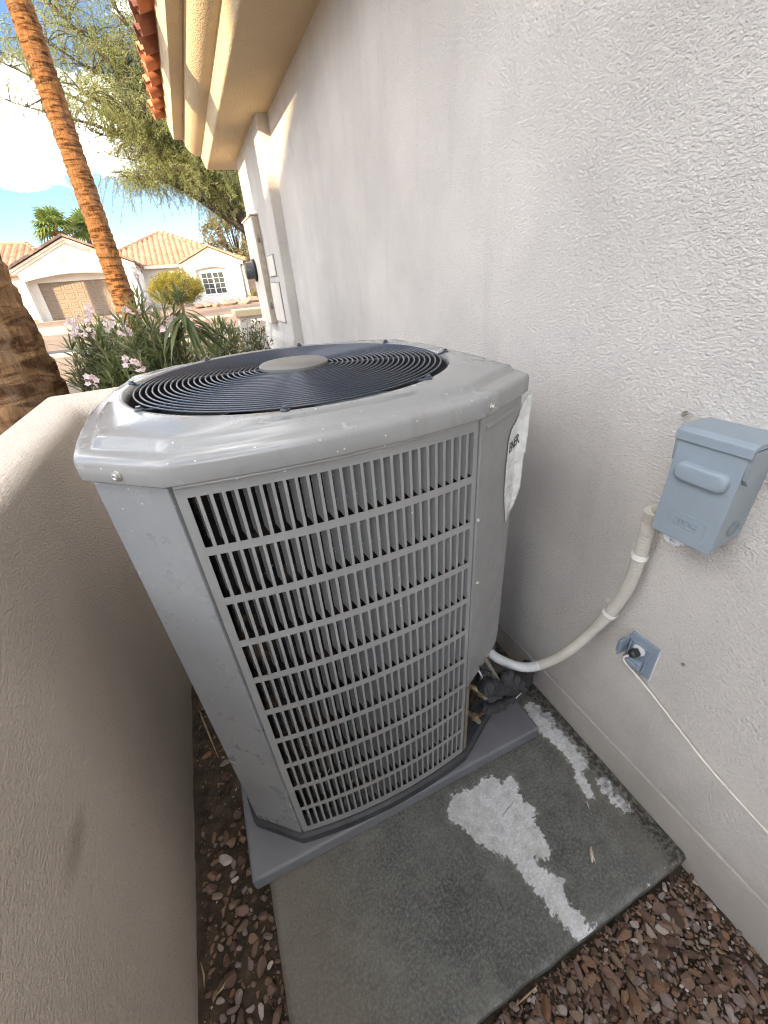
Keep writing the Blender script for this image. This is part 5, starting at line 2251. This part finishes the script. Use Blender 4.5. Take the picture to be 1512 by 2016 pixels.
RT2.materials.append(M['tile_far'])
RT = RT2
rake_tiles(wx0 - 0.3, wze + 0.22 - sl2 * 0.3, wpx, wzp + 0.22, wy - 0.12, None, gh)
rake_tiles(wx1 + 0.3, wze + 0.22 - sl2 * 0.3, wpx, wzp + 0.22, wy - 0.12, None, gh)
for (xa, sgn) in ((wx0 - 0.3, 1), (wx1 + 0.3, -1)):
    zA = wze + 0.19 - sl2 * 0.3
    v = Vector((wpx - xa, 0, wzp + 0.19 - zA))
    ln_ = v.length
    o0 = Vector((xa, wy - 0.2, zA)) if sgn < 0 else Vector((xa, 46, zA))
    u = Vector((0, 1, 0)) if sgn < 0 else Vector((0, -1, 0))
    tile_field(o0, u, 46 - wy + 0.2, v, lambda s_, l=ln_: (0, l), 0.42, 0.40, 'roof_tiles', M['tile_far'], gh, 0.11)
mb = MB()
mb.extr([(wx0 - 0.2, wy + 0.06, wze - 0.05), (wpx, wy + 0.06, wzp + 0.14), (wx1 + 0.2, wy + 0.06, wze - 0.05)], (0, 4.5, 0))
mb.build('roof_core', M['trim_far'], gh)
# small gable vent mark
mb = MB()
p = at_y(409, 514, wy)
mb.box(p.x - 0.09, p.x + 0.09, wy - 0.02, wy - 0.001, p.z + 0.06, p.z + 0.10)
mb.box(p.x - 0.03, p.x + 0.03, wy - 0.022, wy - 0.001, p.z - 0.14, p.z + 0.059)
mb.build('gable_vent', M['shutter'], gh)
# sliding window with grilles
zx0, zx1, zz0, zz1 = 1.62, 3.46, 0.98, 2.62
mb = MB()
for b_ in ((zx0, zx1, zz0, zz0 + 0.07), (zx0, zx1, zz1 - 0.07, zz1)):
    mb.box(b_[0], b_[1], wy + 0.21, wy + 0.30, b_[2], b_[3])
for b_ in ((zx0, zx0 + 0.07), (zx1 - 0.07, zx1), ((zx0 + zx1) / 2 - 0.05, (zx0 + zx1) / 2 + 0.05)):
    mb.box(b_[0], b_[1], wy + 0.215, wy + 0.30, zz0 + 0.07, zz1 - 0.07)
wn_ = mb.build('window', M['white_trim'], gh)
for i in range(2):
    xa = zx0 + 0.07 + i * ((zx1 - zx0) / 2 - 0.02)
    xb = xa + (zx1 - zx0) / 2 - 0.12
    mb = MB()
    mb.box(xa, xb, wy + 0.26, wy + 0.28, zz0 + 0.07, zz1 - 0.07)
    mb.build('pane', M['glass'], wn_)
    mb = MB()
    mb.box((xa + xb) / 2 - 0.012, (xa + xb) / 2 + 0.012, wy + 0.245, wy + 0.259, zz0 + 0.07, zz1 - 0.07)
    for k in range(1, 4):
        z = zz0 + 0.07 + (zz1 - zz0 - 0.14) * k / 4
        mb.box(xa, xb, wy + 0.247, wy + 0.2585, z - 0.012, z + 0.012)
    mb.build('grille', M['white_trim'], wn_)
mb = MB()
mb.box(wx1 + 0.16, wx1 + 0.42, wy + 0.2, wy + 0.5, HB - 0.3, 2.9)
mb.build('downpipe_column', M['trim_far'], gh, bevel=0.03)

# tan block wall beside that wing, block by block
bw = thing('block_wall', (6.2, 43, HB), 'tan block wall right of the arched window, across the street', 'wall')
mb = MB()
mb.box(5.29, 8.21, 43.02, 43.2, HB - 0.3, 2.13)
mb.build('mortar', M['mortar'], bw)
mb = MB()
mb.box(0, 0.385, 0, 0.03, 0, 0.185)
bme = bpy.data.meshes.new('block')
bme.from_pydata(mb.v, [], mb.f)
bme.materials.append(M['brick_mat'])
for r_ in range(9):
    for c_ in range(8 if r_ % 2 == 0 else 7):
        place('block', bme, None, bw, (5.25 + c_ * 0.40 + (0.2 if r_ % 2 else 0), 42.995, HB + r_ * 0.20))

# neighbour's roof far left
nh = thing('neighbour_house', (-13, 42, HB), 'house with red tile roof behind the garage gable at the left edge', 'house')
nz0, napx = 3.25, Vector((-12.0, 47.0, 5.6))
e0 = at_y(96, 508, 41.5)
u0, u1 = -22.0, -7.8
vv = Vector((0, 47.0 - 41.5, 5.55 - 3.2))
vl2 = vv.length
tile_field(Vector((u0, 41.5, 3.2)), Vector((1, 0, 0)), u1 - u0, vv, lambda s_: (0, vl2 * min(1, max(0, (u1 - u0 - s_) / 2.8))), 0.44, 0.40, 'roof_tiles', M['tile_far'], nh, 0.13)
mb = MB()
mb.add([(u0, 41.5, 3.17), (u1, 41.5, 3.17), (u1 - 2.8, 47, 5.52), (u0, 47, 5.52), (u0, 52.5, 3.17), (u1, 52.5, 3.17)], [(0, 1, 2, 3), (1, 5, 2), (3, 2, 5, 4), (0, 4, 5, 1)])
mb.build('roof_core', M['tile_far'], nh)
mb = MB()
mb.box(u0, u1 - 0.5, 42.0, 52.0, HB - 0.4, 3.16)
mb.build('wall', M['stucco_far'], nh)
mb = MB()
a, b = Vector((u1, 41.5, 3.28)), Vector((u1 - 2.8, 47, 5.64))
for i in range(14):
    p, q_ = a.lerp(b, i / 14), a.lerp(b, (i + 1.15) / 14)
    mb.tube([p + Vector((0, 0, 0.05)), q_], [0.17, 0.13], 7)
mb.tube([(u1 - 2.8, 47, 5.62), (u0, 47, 5.62)], 0.15, 7)
tag(mb.build('ridge_tiles', M['tile_far'], nh), kind='stuff')

# unseen house out of frame, its roof line shaped to shade the side yard
sh = thing('side_shade_house', (-14, -8, 0), 'unseen cream house next door, left of the picture, shaped to shade the side yard', 'house')
gxn = -11.0
ec = 4.6
pk = -7.4


def shade_z(y_):
    return 2.144 + (0.872 - gxn) / -SUN.x * SUN.z - 0.37 * (y_ - (3.80 + (0.872 - gxn) / -SUN.x * SUN.y))


zE, zP = shade_z(ec), shade_z(pk)
mb = MB()
far = -26.0
mb.extr([(gxn - 0.3, ec - 0.4, -0.3), (gxn - 0.3, ec - 0.4, zE), (gxn - 0.3, pk, zP - 0.3), (gxn - 0.3, far, zP - 0.3), (gxn - 0.3, far, -0.3)], (-9, 0, 0))
mb.build('wall', M['stucco'], sh)
mb = MB()
mb.extr([(gxn, ec, zE), (gxn, pk, zP), (gxn, far - 0.3, zP), (gxn, far - 0.3, zP - 0.16), (gxn, pk, zP - 0.16), (gxn, ec, zE - 0.14)], (-9.6, 0, 0))
mb.build('roof', M['tile'], sh)

# ================================================================ YARD BITS BETWEEN
# road with kerbs
mb = MB()
mb.box(-120, 120, 15.5, 23.5, gz(15.5) - 0.4, gz(19.5) - 0.04)
tag(mb.build('road', M['asphalt']), kind='structure')
for (ya, yb) in ((15.2, 15.5), (23.5, 23.8)):
    mb = MB()
    mb.box(-120, 120, ya, yb, -0.5, gz(yb) + 0.09)
    tag(mb.build('kerb', M['conc'], bevel=0.02), kind='structure')
mb = MB()
mb.extr([(-9.3, 23.8, gz(23.8) + 0.02), (-2.9, 23.8, gz(23.8) + 0.02), (-3.0, 35.5, HB - 0.005), (-9.0, 35.5, HB - 0.005)], (0, 0, -0.2))
dw = tag(mb.build('driveway', M['brick_mat']), kind='structure')
rr = random.Random(13)
rocks = [stone_mesh(200 + k, 2) for k in range(5)]
for me in rocks:
    me.materials.clear()
    me.materials.append(M['rock'])
RL = ['rust brown boulder at the left end of the rock row in the far yard', 'broad flat boulder second in the far yard row', 'small purple brown boulder third in the far yard row', 'tan boulder in the middle of the far yard row',
      'dark boulder right of the middle of the far yard row', 'low boulder before the far window wing', 'pale boulder near the right end of the far yard row', 'last boulder of the far yard row, below the block wall']
for i, (px, py, yy) in enumerate(((392, 603, 33), (408, 598, 34), (425, 600, 33), (441, 596, 35), (455, 599, 33.5), (468, 594, 35), (484, 597, 33), (500, 593, 35))):
    p = at_y(px, py, yy)
    s_ = rr.uniform(0.28, 0.5)
    o = link('boulder', rocks[i % 5], None, None)
    o.location = (p.x, yy, gz(yy) + s_ * 0.3)
    o.scale = (s_ * 1.3, s_, s_)
    o.rotation_euler = (0, 0, rr.uniform(0, 6))
    tag(o, RL[i], 'boulder', 'boulders in the far yard')


def agave(px, py, yy, sz, label, seed):
    rr_ = random.Random(seed)
    p = at_y(px, py, yy)
    p.z = gz(yy)
    t = thing('agave_plant', tuple(p), label, 'plant')
    lf_ = Leaves()
    for k in range(46):
        a = rr_.uniform(0, 6.28)
        el = rr_.uniform(0.15, 1.4)
        d = Vector((math.cos(a) * math.cos(el), math.sin(a) * math.cos(el), math.sin(el)))
        lf_.leaf(p + Vector((0, 0, 0.05)), d, Vector((0, 0, 1)), sz * rr_.uniform(0.7, 1.1), sz * 0.05, rr_.random(), 0.1)
    lf_.build('leaves', M['olive_leaf'], t)


agave(501, 590, 38, 1.0, 'spiky pale agave in front of the tan block wall', 1)
agave(490, 606, 22, 0.5, 'spiky pale agave nearer the street, below the larger one', 2)

blob_tree('golden_bush', (at_y(352, 585, 27).x, 27, gz(27)), 2.15, 1.38, 0.80, 420, M['gold_leaf'], 'rounded golden yellow bush in front of the far house', 'shrub', random.Random(41), 0.085, 0.9, 46, gap=-0.1)
c = at_y(462, 470, 54)
blob_tree('olive_tree', (c.x, 54, 0.4), c.z + 2.6, 3.8, 4.2, 620, M['olive_leaf'], 'tall olive brown tree behind the far house, left of the near house corner', 'tree', random.Random(42), 0.34, 3.0, 22, gap=0.18)
c = at_y(520, 520, 60)
blob_tree('olive_tree', (c.x, 60, 0.4), 6.2, 3.2, 2.8, 160, M['olive_leaf'], 'lower olive tree behind the block wall', 'tree', random.Random(43), 0.34, 2.5, 22, gap=0.1)

# short stucco walls beyond the near house corner
mb = MB()
mb.box(0.585, 1.6, 6.3, 6.52, -0.2, 1.09)
pwl = thing('garden_wall', (1.0, 6.4, 0), 'sunlit cream garden wall with flat cap beyond the hedge', 'wall')
mb.build('wall', M['stucco'], pwl, bevel=0.01)
mb = MB()
mb.box(0.54, 1.65, 6.22, 6.60, 1.091, 1.175)
mb.build('cap', M['stucco_trim'], pwl, bevel=0.012)
pwl = thing('stucco_pier', (0.85, 5.55, 0), 'short grey stucco pier tucked against the far house corner', 'pier')
mb = MB()
mb.box(0.70, 0.95, 5.42, 5.70, -0.2, 0.93)
mb.build('shaft', M['stucco'], pwl, bevel=0.01)
mb = MB()
mb.box(0.665, 0.98, 5.38, 5.74, 0.931, 1.085)
mb.build('cap', M['stucco_low'], pwl, bevel=0.02, seg=3)

# far hillside on the horizon
mb = MB()
n = 60
hp = []
for i in range(n + 1):
    x = -700 + 1400 * i / n
    hp.append((x, 620, 10 + 16 * (0.5 + 0.5 * noise.noise((x * 0.006, 0, 0))) + 5 * noise.noise((x * 0.03, 2, 0))))
mb.loft([[Vector((p[0], 480, -1)) for p in hp], [Vector((p[0], 560, p[2] * 0.55)) for p in hp], [Vector(p) for p in hp], [Vector((p[0], 760, -1)) for p in hp]], False)
tag(mb.build('hill', M['hill'], smooth=True), kind='structure')
